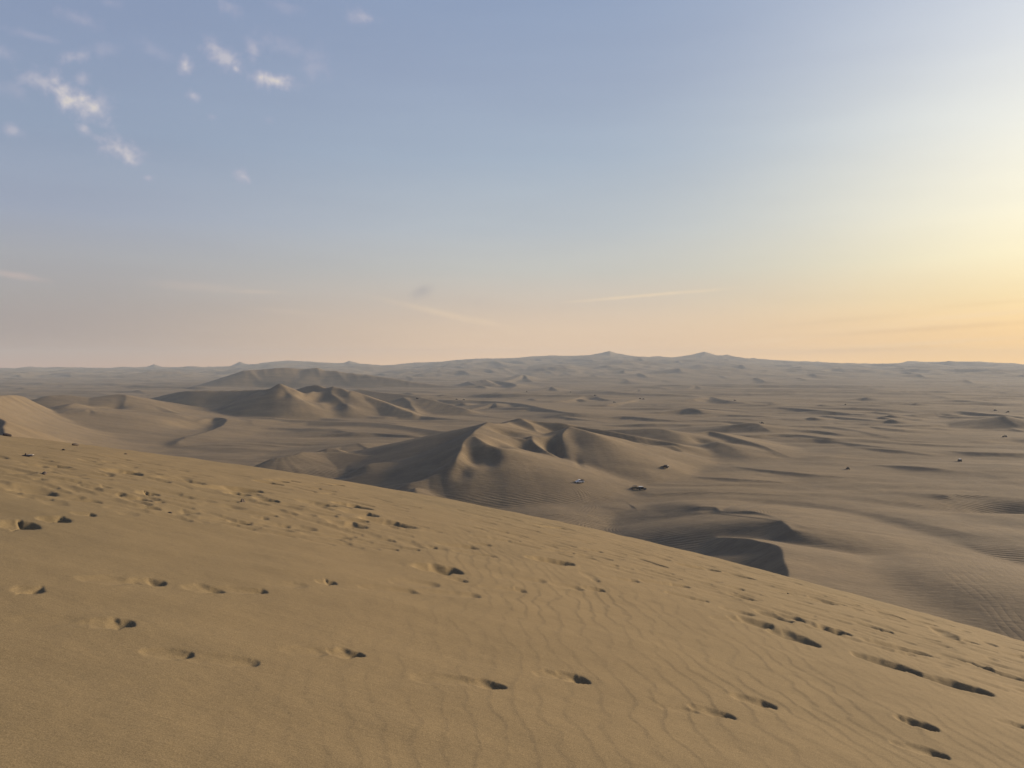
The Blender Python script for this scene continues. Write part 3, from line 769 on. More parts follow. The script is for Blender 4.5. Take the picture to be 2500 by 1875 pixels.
# scuffed sand: many small shallow marks along the trodden bands
for i in range(640):
    band = rnd.random()
    if band < .62:
        t = rnd.random() ** .8
        u = 1100 + 1420 * t
        sil = 1218 + (u - 1100) * .2 + max(0, u - 1700) * .055
        v = sil + 8 + rnd.random() ** 1.5 * (60 + 90 * t)
    elif band < 1.1:
        u = rnd.uniform(-40, 1000)
        v = 1062 + .15 * u + 10 + rnd.random() * 130
    else:
        u = rnd.uniform(0, 2500)
        v = rnd.uniform(1330, 1600) + max(0, u - 1600) * .15
    x, y = near_hit(u, v)
    L = rnd.uniform(.2, .85)
    an = rnd.gauss(-.2, .35)
    PR.append((x - L * math.cos(an) / 2, y - L * math.sin(an) / 2, x + L * math.cos(an) / 2, y + L * math.sin(an) / 2,
               rnd.uniform(.01, .034), rnd.uniform(.07, .16), 1.0))


def near_detail(x, y):
    r = np.hypot(x, y)
    vis = (y > 1.2) & (np.abs(x) < y * 1.1 + 1)
    z = np.zeros(x.shape)
    # wind ripples: run away from the viewer, strongest lower right, fading out to the left and with distance
    w1 = .22 * pn(x / .9, y / 1.1, 81) + .10 * pn(x / .3, y / .34, 82) + .035 * pn(x / .09, y / .12, 84) + .9 * pn(x / 4.0, y / 5.0, 85)
    ph = (x * 1.0 + y * .13 + w1) / .185
    rs = saw(ph, .2) - .5
    amp = .0040 * sstep(x + .35 * y, .6, 3.4) * (1 - sstep(r, 8.5, 15)) * (.55 + .9 * np.clip(pn(x / 1.4, y / 1.7, 83) + .35, 0, 1))
    amp = np.maximum(amp, .0018 * sstep(x, -2.2, .2) * (1 - sstep(r, 6, 11)))
    z += rs * amp
    # fine cross streaks further out
    w2 = .3 * pn(x / 1.5, y / .8, 91)
    z += .0028 * (saw((y + .25 * x + w2) / .21, .3) - .5) * sstep(r, 6, 10) * (.3 + np.clip(pn(x / 3, y / 2, 92) + .4, 0, 1))
    z += .006 * fbm(x / .5, y / .38, 4, 95) * sstep(r, 1.5, 3)
    dep = np.zeros(x.shape)
    rim = np.zeros(x.shape)
    flat = np.nonzero(vis)
    xv, yv = x[flat], y[flat]
    dv, rv = np.zeros(xv.shape), np.zeros(xv.shape)
    order = np.argsort(yv)
    ys = yv[order]
    for i, (ax, ay, bx, by, d, w, tp) in enumerate(PR):
        R0 = w * 2.6
        lo = np.searchsorted(ys, min(ay, by) - R0)
        hi = np.searchsorted(ys, max(ay, by) + R0)
        ii = order[lo:hi]
        px, py = xv[ii], yv[ii]
        k = (px > min(ax, bx) - R0) & (px < max(ax, bx) + R0)
        ii, px, py = ii[k], px[k], py[k]
        if len(ii) == 0:
            continue
        px = px + .04 * w * pn(px / (w * .4), py / (w * .4), i % 37) + .24 * w * pn(px / (w * .9), py / (w * .9), i % 50) + .3 * w * pn(px / .3, py / .3, 3 + i % 7)
        py = py + .05 * w * pn(px / (w * .4), py / (w * .4), 9 + i % 37) + .26 * w * pn(px / (w * .9), py / (w * .9), 60 + i % 50)
        ex, ey = bx - ax, by - ay
        L2 = ex * ex + ey * ey + 1e-6
        t = np.clip(((px - ax) * ex + (py - ay) * ey) / L2, 0, 1)
        ww = w * (.62 + .38 * np.sin(np.pi * (t * .8 + .15)) + .12 * math.sin(i * 2.3) * np.cos(t * 7))
        dx, dy = px - (ax + t * ex), py - (ay + t * ey)
        big = d >= .055
        q = np.sqrt(dx * dx + dy * dy) / (ww * (1.3 if big else 1.08))
        # steep wall on the sunny (right, far) side, gentle on the other
        prof = np.where(q < 1, (1 - q ** 2), 0) ** 1.0
        depth = d * ((.55 + .45 * t ** .7) if big else .85 * (.42 + .58 * t ** 1.6)) * (prof + .16 * np.exp(-(q / 1.5) ** 2) * np.clip(2.3 - q, 0, 1))
        ring = np.exp(-((q - 1.25) / .33) ** 2) * d * (.13 + .06 * math.sin(i * 5.1)) * (.7 if big else .35)
        dv[ii] = np.maximum(dv[ii], depth)
        rv[ii] = np.maximum(rv[ii], ring * (q > .75))
    dep[flat] = dv
    rim[flat] = rv
    z = z * (1 - np.clip(dep * 30, 0, .8)) - dep + rim * np.clip(1 - dep * 20, 0, 1)
    return z


def near_height(x, y):
    return near_base(x, y) + near_detail(np.asarray(x, float), np.asarray(y, float))


# ------------------------------------------------------------------ materials
def mat(name):
    m = bpy.data.materials.new(name)
    m.use_nodes = True
    nt = m.node_tree
    return m, nt, nt.nodes['Principled BSDF']


def simple(name, col, rough=.6, metal=0.0, nscale=6.0, namp=.25):
    m, nt, b = mat(name)
    tcn = nt.nodes.new('ShaderNodeTexCoord')
    nn = nt.nodes.new('ShaderNodeTexNoise')
    nn.inputs['Scale'].default_value = nscale
    nn.inputs['Detail'].default_value = 4
    nt.links.new(tcn.outputs['Object'], nn.inputs['Vector'])
    rp = nt.nodes.new('ShaderNodeValToRGB')
    rp.color_ramp.elements[0].position = .3
    rp.color_ramp.elements[1].position = .7
    rp.color_ramp.elements[0].color = (*[c * (1 - namp) for c in col], 1)
    rp.color_ramp.elements[1].color = (*[min(1, c * (1 + namp)) for c in col], 1)
    nt.links.new(nn.outputs[0], rp.inputs[0])
    nt.links.new(rp.outputs[0], b.inputs['Base Color'])
    b.inputs['Roughness'].default_value = rough
    b.inputs['Metallic'].default_value = metal
    return m


def sand(name, near):
    m, nt, b = mat(name)
    nd, ln = nt.nodes, nt.links
    geo = nd.new('ShaderNodeNewGeometry')

    def noise(scale, detail=4, stretch=None, rough=.5, rot=0):
        n = nd.new('ShaderNodeTexNoise')
        n.inputs['Scale'].default_value = scale
        n.inputs['Detail'].default_value = detail
        n.inputs['Roughness'].default_value = rough
        if stretch:
            mp = nd.new('ShaderNodeMapping')
            mp.inputs['Scale'].default_value = stretch
            mp.inputs['Rotation'].default_value = (0, 0, rot)
            ln.new(geo.outputs['Position'], mp.inputs[0])
            ln.new(mp.outputs[0], n.inputs['Vector'])
        else:
            ln.new(geo.outputs['Position'], n.inputs['Vector'])
        return n.outputs[0]

    def ramp(f, a, ca, b_, cb):
        r = nd.new('ShaderNodeValToRGB')
        r.color_ramp.elements[0].position, r.color_ramp.elements[1].position = a, b_
        r.color_ramp.elements[0].color, r.color_ramp.elements[1].color = (*ca, 1), (*cb, 1)
        ln.new(f, r.inputs[0])
        return r.outputs[0]

    def mul(a, b_, f=1.0):
        x = nd.new('ShaderNodeMix')
        x.data_type, x.blend_type = 'RGBA', 'MULTIPLY'
        x.inputs[0].default_value = f
        ln.new(a, x.inputs[6])
        ln.new(b_, x.inputs[7])
        return x.outputs[2]

    if near:
        base = ramp(noise(.16, 5, (1, .6, 1)), .35, (.194, .144, .077), .65, (.178, .136, .074))
        base = mul(base, ramp(noise(1.1, 5, (.8, 2.4, 1)), .3, (.94, .94, .94), .7, (1.05, 1.05, 1.05)))
        base = mul(base, ramp(noise(140, 2, None, .7), .3, (.74, .74, .73), .7, (1.26, 1.26, 1.27)))
        base = mul(base, ramp(noise(420, 1, None, .7), .3, (.76, .76, .75), .7, (1.24, 1.24, 1.25)))
    else:
        base = ramp(noise(.012, 4, (1, .5, 1)), .35, (.162, .124, .078), .65, (.182, .137, .082))
        base = mul(base, ramp(noise(.05, 6, (.5, 1.8, 1), .6, -.2), .3, (.84, .84, .86), .7, (1.13, 1.13, 1.11)))  # bands of wind-sorted sand; they also paint in the swells' soft shading
        base = mul(base, ramp(noise(.02, 5, (.35, 2.2, 1), .6, -.3), .35, (.88, .89, .91), .65, (1.09, 1.08, 1.06)))  # longer streaks for the far plain, shading put into the colour likewise
        base = mul(base, ramp(noise(.6, 4, (.4, 1.5, 1), .6, -.1), .3, (.88, .88, .88), .7, (1.12, 1.12, 1.12)))
        base = mul(base, ramp(noise(4.0, 2, None, .6), .3, (.86, .86, .86), .7, (1.14, 1.14, 1.14)))
    ln.new(base, b.inputs['Base Color'])
    b.inputs['Roughness'].default_value = .95
    b.inputs['Specular IOR Level'].default_value = .12
    bp = nd.new('ShaderNodeBump')
    if near:
        bp.inputs['Strength'].default_value = .35
        bp.inputs['Distance'].default_value = .004
        ln.new(noise(160, 4, None, .7), bp.inputs['Height'])
        bp2 = nd.new('ShaderNodeBump')
        bp2.inputs['Strength'].default_value = .35
        bp2.inputs['Distance'].default_value = .008
        ln.new(noise(16, 4, (.5, 2.0, 1), .6), bp2.inputs['Height'])
        ln.new(bp2.outputs[0], bp.inputs['Normal'])
        ln.new(bp.outputs[0], b.inputs['Normal'])
        return m
    # valley: ripples about 2.3 m apart, tyre tracks as nested arcs
    wv = nd.new('ShaderNodeTexWave')
    wv.wave_type, wv.bands_direction, wv.wave_profile = 'BANDS', 'Y', 'SIN'
    wv.inputs['Scale'].default_value = .14
    wv.inputs['Distortion'].default_value = 3.0
    wv.inputs['Detail'].default_value = 3.0
    wv.inputs['Detail Scale'].default_value = .8
    mpw = nd.new('ShaderNodeMapping')
    mpw.inputs['Rotation'].default_value = (0, 0, .35)
    ln.new(geo.outputs['Position'], mpw.inputs[0])
    ln.new(mpw.outputs[0], wv.inputs['Vector'])
    mask = nd.new('ShaderNodeMapRange')
    mask.inputs['From Min'].default_value = .42
    mask.inputs['From Max'].default_value = .6
    ln.new(noise(.011, 2), mask.inputs['Value'])
    # ripples lie only on the low flat floor near us
    sepn = nd.new('ShaderNodeSeparateXYZ')
    ln.new(geo.outputs['Position'], sepn.inputs[0])
    zr = nd.new('ShaderNodeMapRange')
    zr.inputs['From Min'].default_value, zr.inputs['From Max'].default_value = -61.0, -64.0
    ln.new(sepn.outputs[2], zr.inputs['Value'])

    def mth(op, a, b_):
        x = nd.new('ShaderNodeMath')
        x.operation = op
        for i, s in enumerate((a, b_)):
            if isinstance(s, (int, float)):
                x.inputs[i].default_value = s
            else:
                ln.new(s, x.inputs[i])
        return x.outputs[0]

    def rng(f, a, b_):
        x = nd.new('ShaderNodeMapRange')
        x.interpolation_type = 'SMOOTHSTEP'
        x.inputs['From Min'].default_value, x.inputs['From Max'].default_value = a, b_
        ln.new(f, x.inputs['Value'])
        return x.outputs[0]
    h = mth('MULTIPLY', mth('MULTIPLY', wv.outputs['Fac'], mth('ADD', mth('MULTIPLY', mask.outputs[0], .7), .3)), zr.outputs[0])
    h = mth('MULTIPLY', h, .16)
    for (cx, cy, r0, r1, per, y0, y1) in TRACKS:
        dx, dy = mth('SUBTRACT', sepn.outputs[0], cx), mth('SUBTRACT', sepn.outputs[1], cy)
        rr = mth('SQRT', mth('ADD', mth('MULTIPLY', dx, dx), mth('MULTIPLY', dy, dy)), 0)
        rr = mth('ADD', rr, mth('MULTIPLY', noise(.03, 2), 7.0))
        band = mth('MULTIPLY', rng(rr, r0, r0 + 3), rng(rr, r1, r1 - 3))
        band = mth('MULTIPLY', band, mth('MULTIPLY', rng(sepn.outputs[1], y0, y0 + 12), rng(sepn.outputs[1], y1, y1 - 45)))
        groove = mth('POWER', mth('ABSOLUTE', mth('SINE', mth('MULTIPLY', rr, math.pi / per), 0), 0), .7)
        h = mth('ADD', h, mth('MULTIPLY', mth('MULTIPLY', mth('MULTIPLY', band, groove), rng(noise(.09, 3), .38, .6)), .09 if r1 - r0 < 30 else .05))
    bp.inputs['Strength'].default_value = 1.0
    bp.inputs['Distance'].default_value = 1.0
    ln.new(h, bp.inputs['Height'])
    bp2 = nd.new('ShaderNodeBump')
    bp2.inputs['Strength'].default_value = .6
    bp2.inputs['Distance'].default_value = .4
    ln.new(noise(.5, 5, (.5, 1.6, 1), .6), bp2.inputs['Height'])
    ln.new(bp.outputs[0], bp2.inputs['Normal'])
    ln.new(bp2.outputs[0], b.inputs['Normal'])
    return m


TRACKS = [(70, 318, 28, 47, 1.3, 300, 372), (-20, 372, 55, 66, 1.7, 330, 420), (400, 120, 262, 302, 2.3, 140, 275),
          (60, 700, 150, 156, 1.8, 500, 640), (260, 480, 120, 126, 1.8, 380, 540)]
M_NEAR = sand('near_sand', True)
M_VAL = sand('valley_sand', False)


# ------------------------------------------------------------------ terrain sheets
def sheet(name, ang, rad, hfun, material, label_kind='structure'):
    A, Rr = np.meshgrid(ang, rad)
    X, Y = np.sin(A) * Rr, np.cos(A) * Rr
    Z = hfun(X, Y)
    nr, na = A.shape
    co = np.stack([X, Y, Z], -1).reshape(-1, 3).astype(np.float32)
    i = np.arange(nr - 1)[:, None] * na + np.arange(na - 1)[None, :]
    q = np.stack([i, i + na, i + na + 1, i + 1], -1).reshape(-1, 4)[:, ::-1].astype(np.int32)
    me = bpy.data.meshes.new(name)
    me.vertices.add(len(co))
    me.vertices.foreach_set('co', co.ravel())
    me.loops.add(q.size)
    me.loops.foreach_set('vertex_index', q.ravel())
    me.polygons.add(len(q))
    me.polygons.foreach_set('loop_start', np.arange(0, q.size, 4, dtype=np.int32))
    me.polygons.foreach_set('use_smooth', np.ones(len(q), dtype=bool))
    me.update(calc_edges=True)
    me.validate()
    nz_ = me.polygons[len(q) // 2].normal.z
    if nz_ < 0:
        me.flip_normals()
    o = bpy.data.objects.new(name, me)
    COL.objects.link(o)
    o['kind'] = label_kind
    me.materials.append(material)
    return o


D2R = math.pi / 180
fan = np.concatenate([np.arange(-180, -60, 6), np.arange(-60, -36, 1.2), np.arange(-36, 36, .083), np.arange(36, 60, 1.2), np.arange(60, 180.1, 6)]) * D2R
# distance steps follow how much ground one image row covers
rr = [0.25, .6, 1.0, 1.4, 1.8, 2.1]
while rr[-1] < 27:
    r_ = rr[-1]
    rr.append(r_ + min(.85 * r_ * r_ / 1238, .066))
while rr[-1] < 175:
    rr.append(rr[-1] * 1.03)
near = sheet('near_dune', fan, np.array(rr), near_height, M_NEAR)

fan2 = np.concatenate([np.arange(-180, -70, 5), np.arange(-70, -36, .8), np.arange(-36, 36, .086), np.arange(36, 70, .8), np.arange(70, 180.1, 5)]) * D2R
rr = [30.0]
while rr[-1] < 7700:
    r_ = rr[-1]
    rr.append(r_ * (1.03 if r_ < 165 else 1.0034 if r_ < 640 else 1.0042 if r_ < 1300 else 1.0062 if r_ < 2700 else 1.0085 if r_ < 6700 else 1.003 if r_ < 7120 else 1.01 if r_ < 7400 else 1.05))
valley = sheet('desert_valley', fan2, np.array(rr), valley_height, M_VAL)


# ------------------------------------------------------------------ things
M_DARK = simple('dark_paint', (.010, .009, .010), .6)
M_BLACK = simple('black_plastic', (.012, .012, .012), .7)
M_WHITE = simple('white_paint', (.72, .71, .68), .55, 0, 3, .05)
M_GLASS = simple('tinted_glass', (.012, .013, .015), .5)
M_RUB = simple('rubber', (.02, .019, .018), .9)
M_RIM = simple('grey_rim', (.25, .25, .26), .4, .6)
M_RED = simple('maroon_paint', (.03, .008, .007), .6)
M_CLOTH = simple('dark_cloth', (.03, .03, .04), .9)
M_SKIN = simple('skin', (.25, .14, .09), .7)
M_STONE = simple('dark_stone', (.06, .045, .035), .9, 0, 20, .4)
M_SEAT = simple('seat_vinyl', (.05, .03, .025), .6)


class MB:
    def __init__(self):
        self.bm = bmesh.new()

    def box(self, c, s, top=(1, 1), shift=(0, 0), bevel=.0):
        vs = []
        for k, (dx, dy) in enumerate([(-1, -1), (1, -1), (1, 1), (-1, 1)]):
            vs.append(self.bm.verts.new((c[0] + dx * s[0] / 2, c[1] + dy * s[1] / 2, c[2] - s[2] / 2)))
        for dx, dy in [(-1, -1), (1, -1), (1, 1), (-1, 1)]:
            vs.append(self.bm.verts.new((c[0] + shift[0] + dx * s[0] / 2 * top[0], c[1] + shift[1] + dy * s[1] / 2 * top[1], c[2] + s[2] / 2)))
        fs = [(0, 3, 2, 1), (4, 5, 6, 7), (0, 1, 5, 4), (1, 2, 6, 5), (2, 3, 7, 6), (3, 0, 4, 7)]
        faces = [self.bm.faces.new([vs[i] for i in f]) for f in fs]
        if bevel:
            es = {e for f in faces for e in f.edges}
            bmesh.ops.bevel(self.bm, geom=list(es), offset=bevel, segments=2, affect='EDGES', profile=.6)
        return self

    def tube(self, pts, r, n=8):
        for a, b in zip(pts[:-1], pts[1:]):
            a, b = Vector(a), Vector(b)
            d = b - a
            q = d.to_track_quat('Z', 'Y').to_matrix().to_4x4()
            bmesh.ops.create_cone(self.bm, cap_ends=True, segments=n, radius1=r, radius2=r, depth=d.length + r,
                                  matrix=Matrix.Translation((a + b) / 2) @ q)
        return self

    def cyl(self, c, r, w, n=20, axis='Y'):
        m = Matrix.Rotation(math.pi / 2, 4, 'X') if axis == 'Y' else Matrix()
        bmesh.ops.create_cone(self.bm, cap_ends=True, segments=n, radius1=r, radius2=r, depth=w, matrix=Matrix.Translation(c) @ m)
        return self

    def prism(self, prof, y0, y1, inset=0, zin=0):
        """side profile (x, z) extruded across the vehicle; above zin the sides lean in"""
        a = [self.bm.verts.new((x, y0 + (inset if z > zin else 0), z)) for x, z in prof]
        b = [self.bm.verts.new((x, y1 - (inset if z > zin else 0), z)) for x, z in prof]
        n = len(prof)
        self.bm.faces.new(a)
        self.bm.faces.new(b[::-1])
        for i in range(n):
            self.bm.faces.new([a[i], b[i], b[(i + 1) % n], a[(i + 1) % n]])
        bmesh.ops.recalc_face_normals(self.bm, faces=self.bm.faces)
        return self

    def build(self, name, m, parent=None, smooth=False):
        bmesh.ops.recalc_face_normals(self.bm, faces=self.bm.faces)
        me = bpy.data.meshes.new(name)
        self.bm.to_mesh(me)
        self.bm.free()
        if smooth:
            me.polygons.foreach_set('use_smooth', [True] * len(me.polygons))
        o = bpy.data.objects.new(name, me)
        COL.objects.link(o)
        me.materials.append(m)
        if parent:
            o.parent = parent
        return o


def thing(name, label, cat, loc=(0, 0, 0), rz=0, group=None):
    o = bpy.data.objects.new(name, None)
    COL.objects.link(o)
    o.location, o.rotation_euler = loc, (0, 0, rz)
    o.empty_display_size = .2
    o['label'], o['category'] = label, cat
    if group:
        o['group'] = group
    return o


def wheels(root, xs, half, r=.42, w=.28):
    for x in xs:
        for s in (-1, 1):
            o = MB().cyl((0, 0, 0), r, w, 22).build('wheel', M_RUB, root, False)
            o.location = (x, s * half, r)
            MB().cyl((0, s * (w / 2 + .005), 0), r * .55, .03, 14).build('rim', M_RIM, o)


def make_suv(label, rz, body, roofm, group=None):
    """boxy off-road wagon, 4.2 m long, nose towards +x"""
    t = thing('off_road_car', label, 'car', rz=rz, group=group)
    MB().prism([(-2.1, .45), (-2.12, 1.0), (-2.02, 1.15), (.75, 1.15), (1.9, 1.08), (2.08, .98), (2.1, .5), (1.8, .42), (-1.8, .42)], -.9, .9).build('body', body, t)
    MB().prism([(-2.0, 1.15), (-1.88, 1.80), (.25, 1.80), (.85, 1.15)], -.86, .86, .12, 1.5).build('cabin', body, t)
    MB().box((-.82, 0, 1.85), (2.3, 1.5, .09), (.96, .94)).build('roof', roofm, t)
    for s in (-1, 1):
        w = MB()
        w.prism([(-1.75, 1.22), (-1.68, 1.66), (-.85, 1.66), (-.85, 1.22)], s * .80 - .04, s * .80 + .05)
        w.build('side_window', M_GLASS, t)
        w = MB()
        w.prism([(-.75, 1.22), (-.75, 1.66), (.15, 1.66), (.55, 1.22)], s * .80 - .04, s * .80 + .05)
        w.build('side_window', M_GLASS, t)
        MB().box((2.08, s * .62, .86), (.08, .26, .2)).build('headlight', M_WHITE, t)
        MB().box((-2.1, s * .74, .95), (.06, .14, .28)).build('tail_light', M_RED, t)
    MB().box((.58, 0, 1.46), (.06, 1.35, .5), (1, .9), (-.36, 0)).build('windscreen', M_GLASS, t)
    MB().box((-1.99, 0, 1.45), (.05, 1.3, .42), (1, .9), (.06, 0)).build('rear_window', M_GLASS, t)
    MB().box((2.14, 0, .52), (.16, 1.75, .2), bevel=.03).build('bumper', M_BLACK, t)
    MB().box((-2.14, 0, .52), (.16, 1.75, .2), bevel=.03).build('bumper', M_BLACK, t)
    MB().cyl((-2.24, 0, 1.05), .36, .18, 18, 'Y').build('spare_wheel', M_RUB, t).rotation_euler = (0, 0, 0)
    wheels(t, (-1.3, 1.35), .82)
    return t


def make_pickup(label, rz):
    t = thing('pickup_truck', label, 'pickup truck', rz=rz)
    MB().prism([(-2.3, .5), (-2.3, 1.0), (.9, 1.05), (2.1, .98), (2.3, .85), (2.3, .48), (1.9, .4), (-2.0, .42)], -.9, .9).build('body', M_WHITE, t)
    MB().prism([(-.55, 1.05), (-.45, 1.72), (.55, 1.72), (1.15, 1.05)], -.85, .85, .12, 1.4).build('cab', M_WHITE, t)
    for s in (-1, 1):
        MB().prism([(-.38, 1.12), (-.32, 1.58), (.45, 1.58), (.9, 1.12)], s * .80 - .04, s * .80 + .05).build('side_window', M_GLASS, t)
        MB().box((2.29, s * .64, .74), (.06, .24, .16)).build('headlight', M_RIM, t)
    MB().box((.93, 0, 1.38), (.06, 1.35, .52), (1, .9), (-.38, 0)).build('windscreen', M_GLASS, t)
    MB().box((0, 0, .42), (4.3, 1.7, .18)).build('sill', M_BLACK, t)
    MB().box((2.33, 0, .46), (.14, 1.75, .2)).build('bumper', M_BLACK, t)
    c = MB()
    c.tube([(-2.1, -.7, 1.0), (-2.0, -.65, 1.75), (-.7, -.65, 1.8), (-.6, -.7, 1.0)], .04)
    c.tube([(-2.1, .7, 1.0), (-2.0, .65, 1.75), (-.7, .65, 1.8), (-.6, .7, 1.0)], .04)
    c.tube([(-2.0, -.65, 1.75), (-2.0, .65, 1.75)], .04)
    c.build('roll_bar', M_BLACK, t)
    MB().box((-1.4, 0, 1.3), (1.25, 1.3, .55), (.85, .85), bevel=.08).build('cargo', M_CLOTH, t)
    wheels(t, (-1.45, 1.45), .82, .4)
    return t


def make_buggy(label, rz, name='dune_buggy', sc_=1.0, group=None):
    t = thing(name, label, 'dune buggy', rz=rz, group=group)
    t.scale = (sc_,) * 3
    MB().prism([(-1.7, .5), (-1.75, 1.0), (-1.1, 1.05), (.9, .95), (1.75, .8), (1.95, .6), (1.6, .42), (-1.5, .4)], -.62, .62).build('body', M_DARK, t)
    c = MB()
    for s in (-1, 1):
        y = s * .72
        c.tube([(1.7, y * .7, .75), (.85, y, 1.1), (.3, y * .9, 1.9), (-1.3, y * .9, 1.95), (-1.75, y, 1.0)], .045)
        c.tube([(-.5, y * .9, 1.93), (-.5, y, .9)], .04)
        c.tube([(-1.3, y * .9, 1.95), (-.5, y, 1.0)], .035)
        c.tube([(.85, y, 1.1), (-1.75, y, 1.0)], .04)
    for x, z in ((.3, 1.9), (-.5, 1.93), (-1.3, 1.95), (.85, 1.1), (-1.75, 1.0)):
        c.tube([(x, -.65, z), (x, .65, z)], .04)
    c.build('roll_cage', M_BLACK, t)
    MB().box((-.35, 0, 1.97), (1.7, 1.25, .05), (.95, .95)).build('canopy', M_DARK, t)
    for x in (.0, -.75, -1.35):
        for s in (-1, 1):
            MB().box((x, s * .33, 1.2), (.16, .46, .75), (.8, .9), (-.12, 0), .04).build('seat', M_SEAT, t)
    MB().box((-1.6, 0, 1.2), (.55, .7, .45), bevel=.05).build('engine', M_RIM, t)
    wheels(t, (-1.35, 1.35), .85, .42, .34)
    return t


def make_person(label, rz=0, lean=0.0, group=None):
    """one continuous figure grown from a skeleton; about 1.75 m tall"""
    t = thing('person', label, 'person', rz=rz, group=group)
    V = [(0, 0, .95), (0, 0, 1.2), (0, 0, 1.42), (0, 0, 1.52), (0, .01, 1.63), (0, .01, 1.73),
         (.09, 0, .9), (.10, .01, .48), (.11, 0, .07), (.11, .13, .03), (-.09, 0, .9), (-.12, .03, .48), (-.14, -.04, .07), (-.14, .09, .03),
         (.18, 0, 1.40), (.24, -.02, 1.12), (.22, .08, .88), (.22, .11, .80), (-.18, 0, 1.40), (-.25, -.02, 1.12), (-.23, .07, .88), (-.23, .10, .80)]
    Ed = [(0, 1), (1, 2), (2, 3), (3, 4), (4, 5), (0, 6), (6, 7), (7, 8), (8, 9), (0, 10), (10, 11), (11, 12), (12, 13), (2, 14), (14, 15),
          (15, 16), (16, 17), (2, 18), (18, 19), (19, 20), (20, 21)]
    Rd = [.14, .13, .15, .055, .095, .075, .09, .06, .04, .035, .09, .06, .04, .035, .06, .042, .032, .035, .06, .042, .032, .035]
    me = bpy.data.meshes.new('body')
    me.from_pydata(V, Ed, [])
    o = bpy.data.objects.new('body', me)
    COL.objects.link(o)
    sk = o.modifiers.new('skin', 'SKIN')
    for i, r_ in enumerate(Rd):
        me.skin_vertices[0].data[i].radius = (r_, r_ * (.72 if i in (0, 1, 2) else 1))
        me.skin_vertices[0].data[i].use_root = (i == 0)
    o.modifiers.new('sub', 'SUBSURF').levels = 1
    o.modifiers['sub'].render_levels = 1
    me.materials.append(M_CLOTH)
    o.parent = t
    MB().box((0, .02, 1.64), (.15, .18, .2), (.8, .8), bevel=.04).build('head', M_SKIN, t)
    MB().box((0, 0, 1.73), (.17, .2, .08), (.7, .7), bevel=.03).build('hair', M_BLACK, t)
    return t


def valley_at(u, v):
    """first point of the valley surface on the line of sight"""
    kx, kz = ray(u, v)
    ys = np.concatenate([np.arange(150, 900, 1.0), np.arange(900, 2500, 3.0), np.arange(2500, 7000, 10.0)])
    f = valley_height(kx * ys, ys) - kz * ys
    i = np.nonzero(f >= 0)[0]
    return ys[i[0]] if len(i) else ys[np.argmax(f)]


def put(t, u, v, dz=0.0):
    d = valley_at(u, v)
    x = ray(u, v)[0] * d
    z = float(valley_height(np.array([x]), np.array([d]))[0])
    t.location = (x, d, z - .03 + dz)
    return d


def copy_tree(o, parent=None):
    c = o.copy()
    COL.objects.link(c)
    c.parent = parent
    for ch in list(o.children):
        copy_tree(ch, c)
    return c


put(make_pickup('white pickup truck with dark cargo near the foot of the big dune', math.pi + .25), 1415, 1179)
put(make_buggy('open black dune buggy with roll cage parked left of the white-roofed dark car', math.pi, sc_=1.0), 1548, 1195)
put(make_suv('dark off-road car with a white roof parked right beside the black buggy', 0.06, M_DARK, M_WHITE), 1568, 1196)
put(make_suv('very dark maroon boxy off-road car alone at the right foot of the big dune', 2.6, M_RED, M_RED), 1623, 1143)
put(make_buggy('small dark buggy seen end-on, alone on the open floor midway to the right', 1.4, sc_=.85), 2070, 1146)
suvr = make_suv('dark off-road car with a white roof, seen from behind, alone at the right', 1.25, M_DARK, M_WHITE)
put(suvr, 2343, 1127)
FAR = [(1019, 974.5, 'tiny dark vehicle on the sand ridge right of the left hills', 0), (1115, 976, 'left one of two tiny dark vehicles on the pale far ridge', .2),
       (1132, 977, 'right one of two tiny dark vehicles on the pale far ridge', 3.0), (1286, 957.5, 'tiny dark vehicle left of the grey pyramid dune', .1),
       (1393, 958, 'tiny dark vehicle just right of the central grey pyramid dune', 1.2), (1453, 967, 'tiny dark vehicle above the curved grey hollow', .3),
       (1500, 983, 'tiny dark vehicle, the lowest of the central far vehicles on the plain', 0.1), (1563, 974, 'left one of two tiny dark vehicles just right of the small far dune', .1),
       (1571, 975.5, 'right one of two tiny dark vehicles just right of the small far dune', .4), (1794, 978.5, 'tiny dark vehicle beside a standing person on the far plain', 0),
       (2064, 989.5, 'lone tiny grey vehicle beside a flat far dune on the right plain', 1.0), (2430, 1003.5, 'left of two small dark vehicles behind the grey pyramid dune at right', 0),
       (2460, 1007.5, 'right, larger of two small dark vehicles behind the grey pyramid dune at right', 3.1), (1861, 1034, 'small dark vehicle beside a person on top of the brown slip-faced dune', .3),
       (2453, 1067, 'small dark vehicle at the foot of the grey pyramid dune at the right edge', 2.2)]
proto = None
for (u, v, lab, rz) in FAR:
    if proto is None:
        proto = t = make_buggy(lab, rz, group='distant buggies scattered over the plain')
        t['category'] = 'dune buggy'
    else:
        t = copy_tree(proto)
        t['label'] = lab
        t.rotation_euler[2] = rz
    put(t, u, v)
PEOPLE = [(1854, 1033.5, 'person in dark clothes on top of the brown slip-faced dune', .2), (2438, 1007.5, 'person in dark clothes standing between two vehicles near the right edge', 1.0),
          (1782, 978.5, 'person in dark clothes standing left of a tiny vehicle on the far plain', 2.0)]
pp = None
for (u, v, lab, rz) in PEOPLE:
    if pp is None:
        pp = t = make_person(lab, rz, group='people standing far out on the dunes')
    else:
        t = copy_tree(pp)
        t['label'] = lab
        t.rotation_euler[2] = rz
    put(t, u, v)


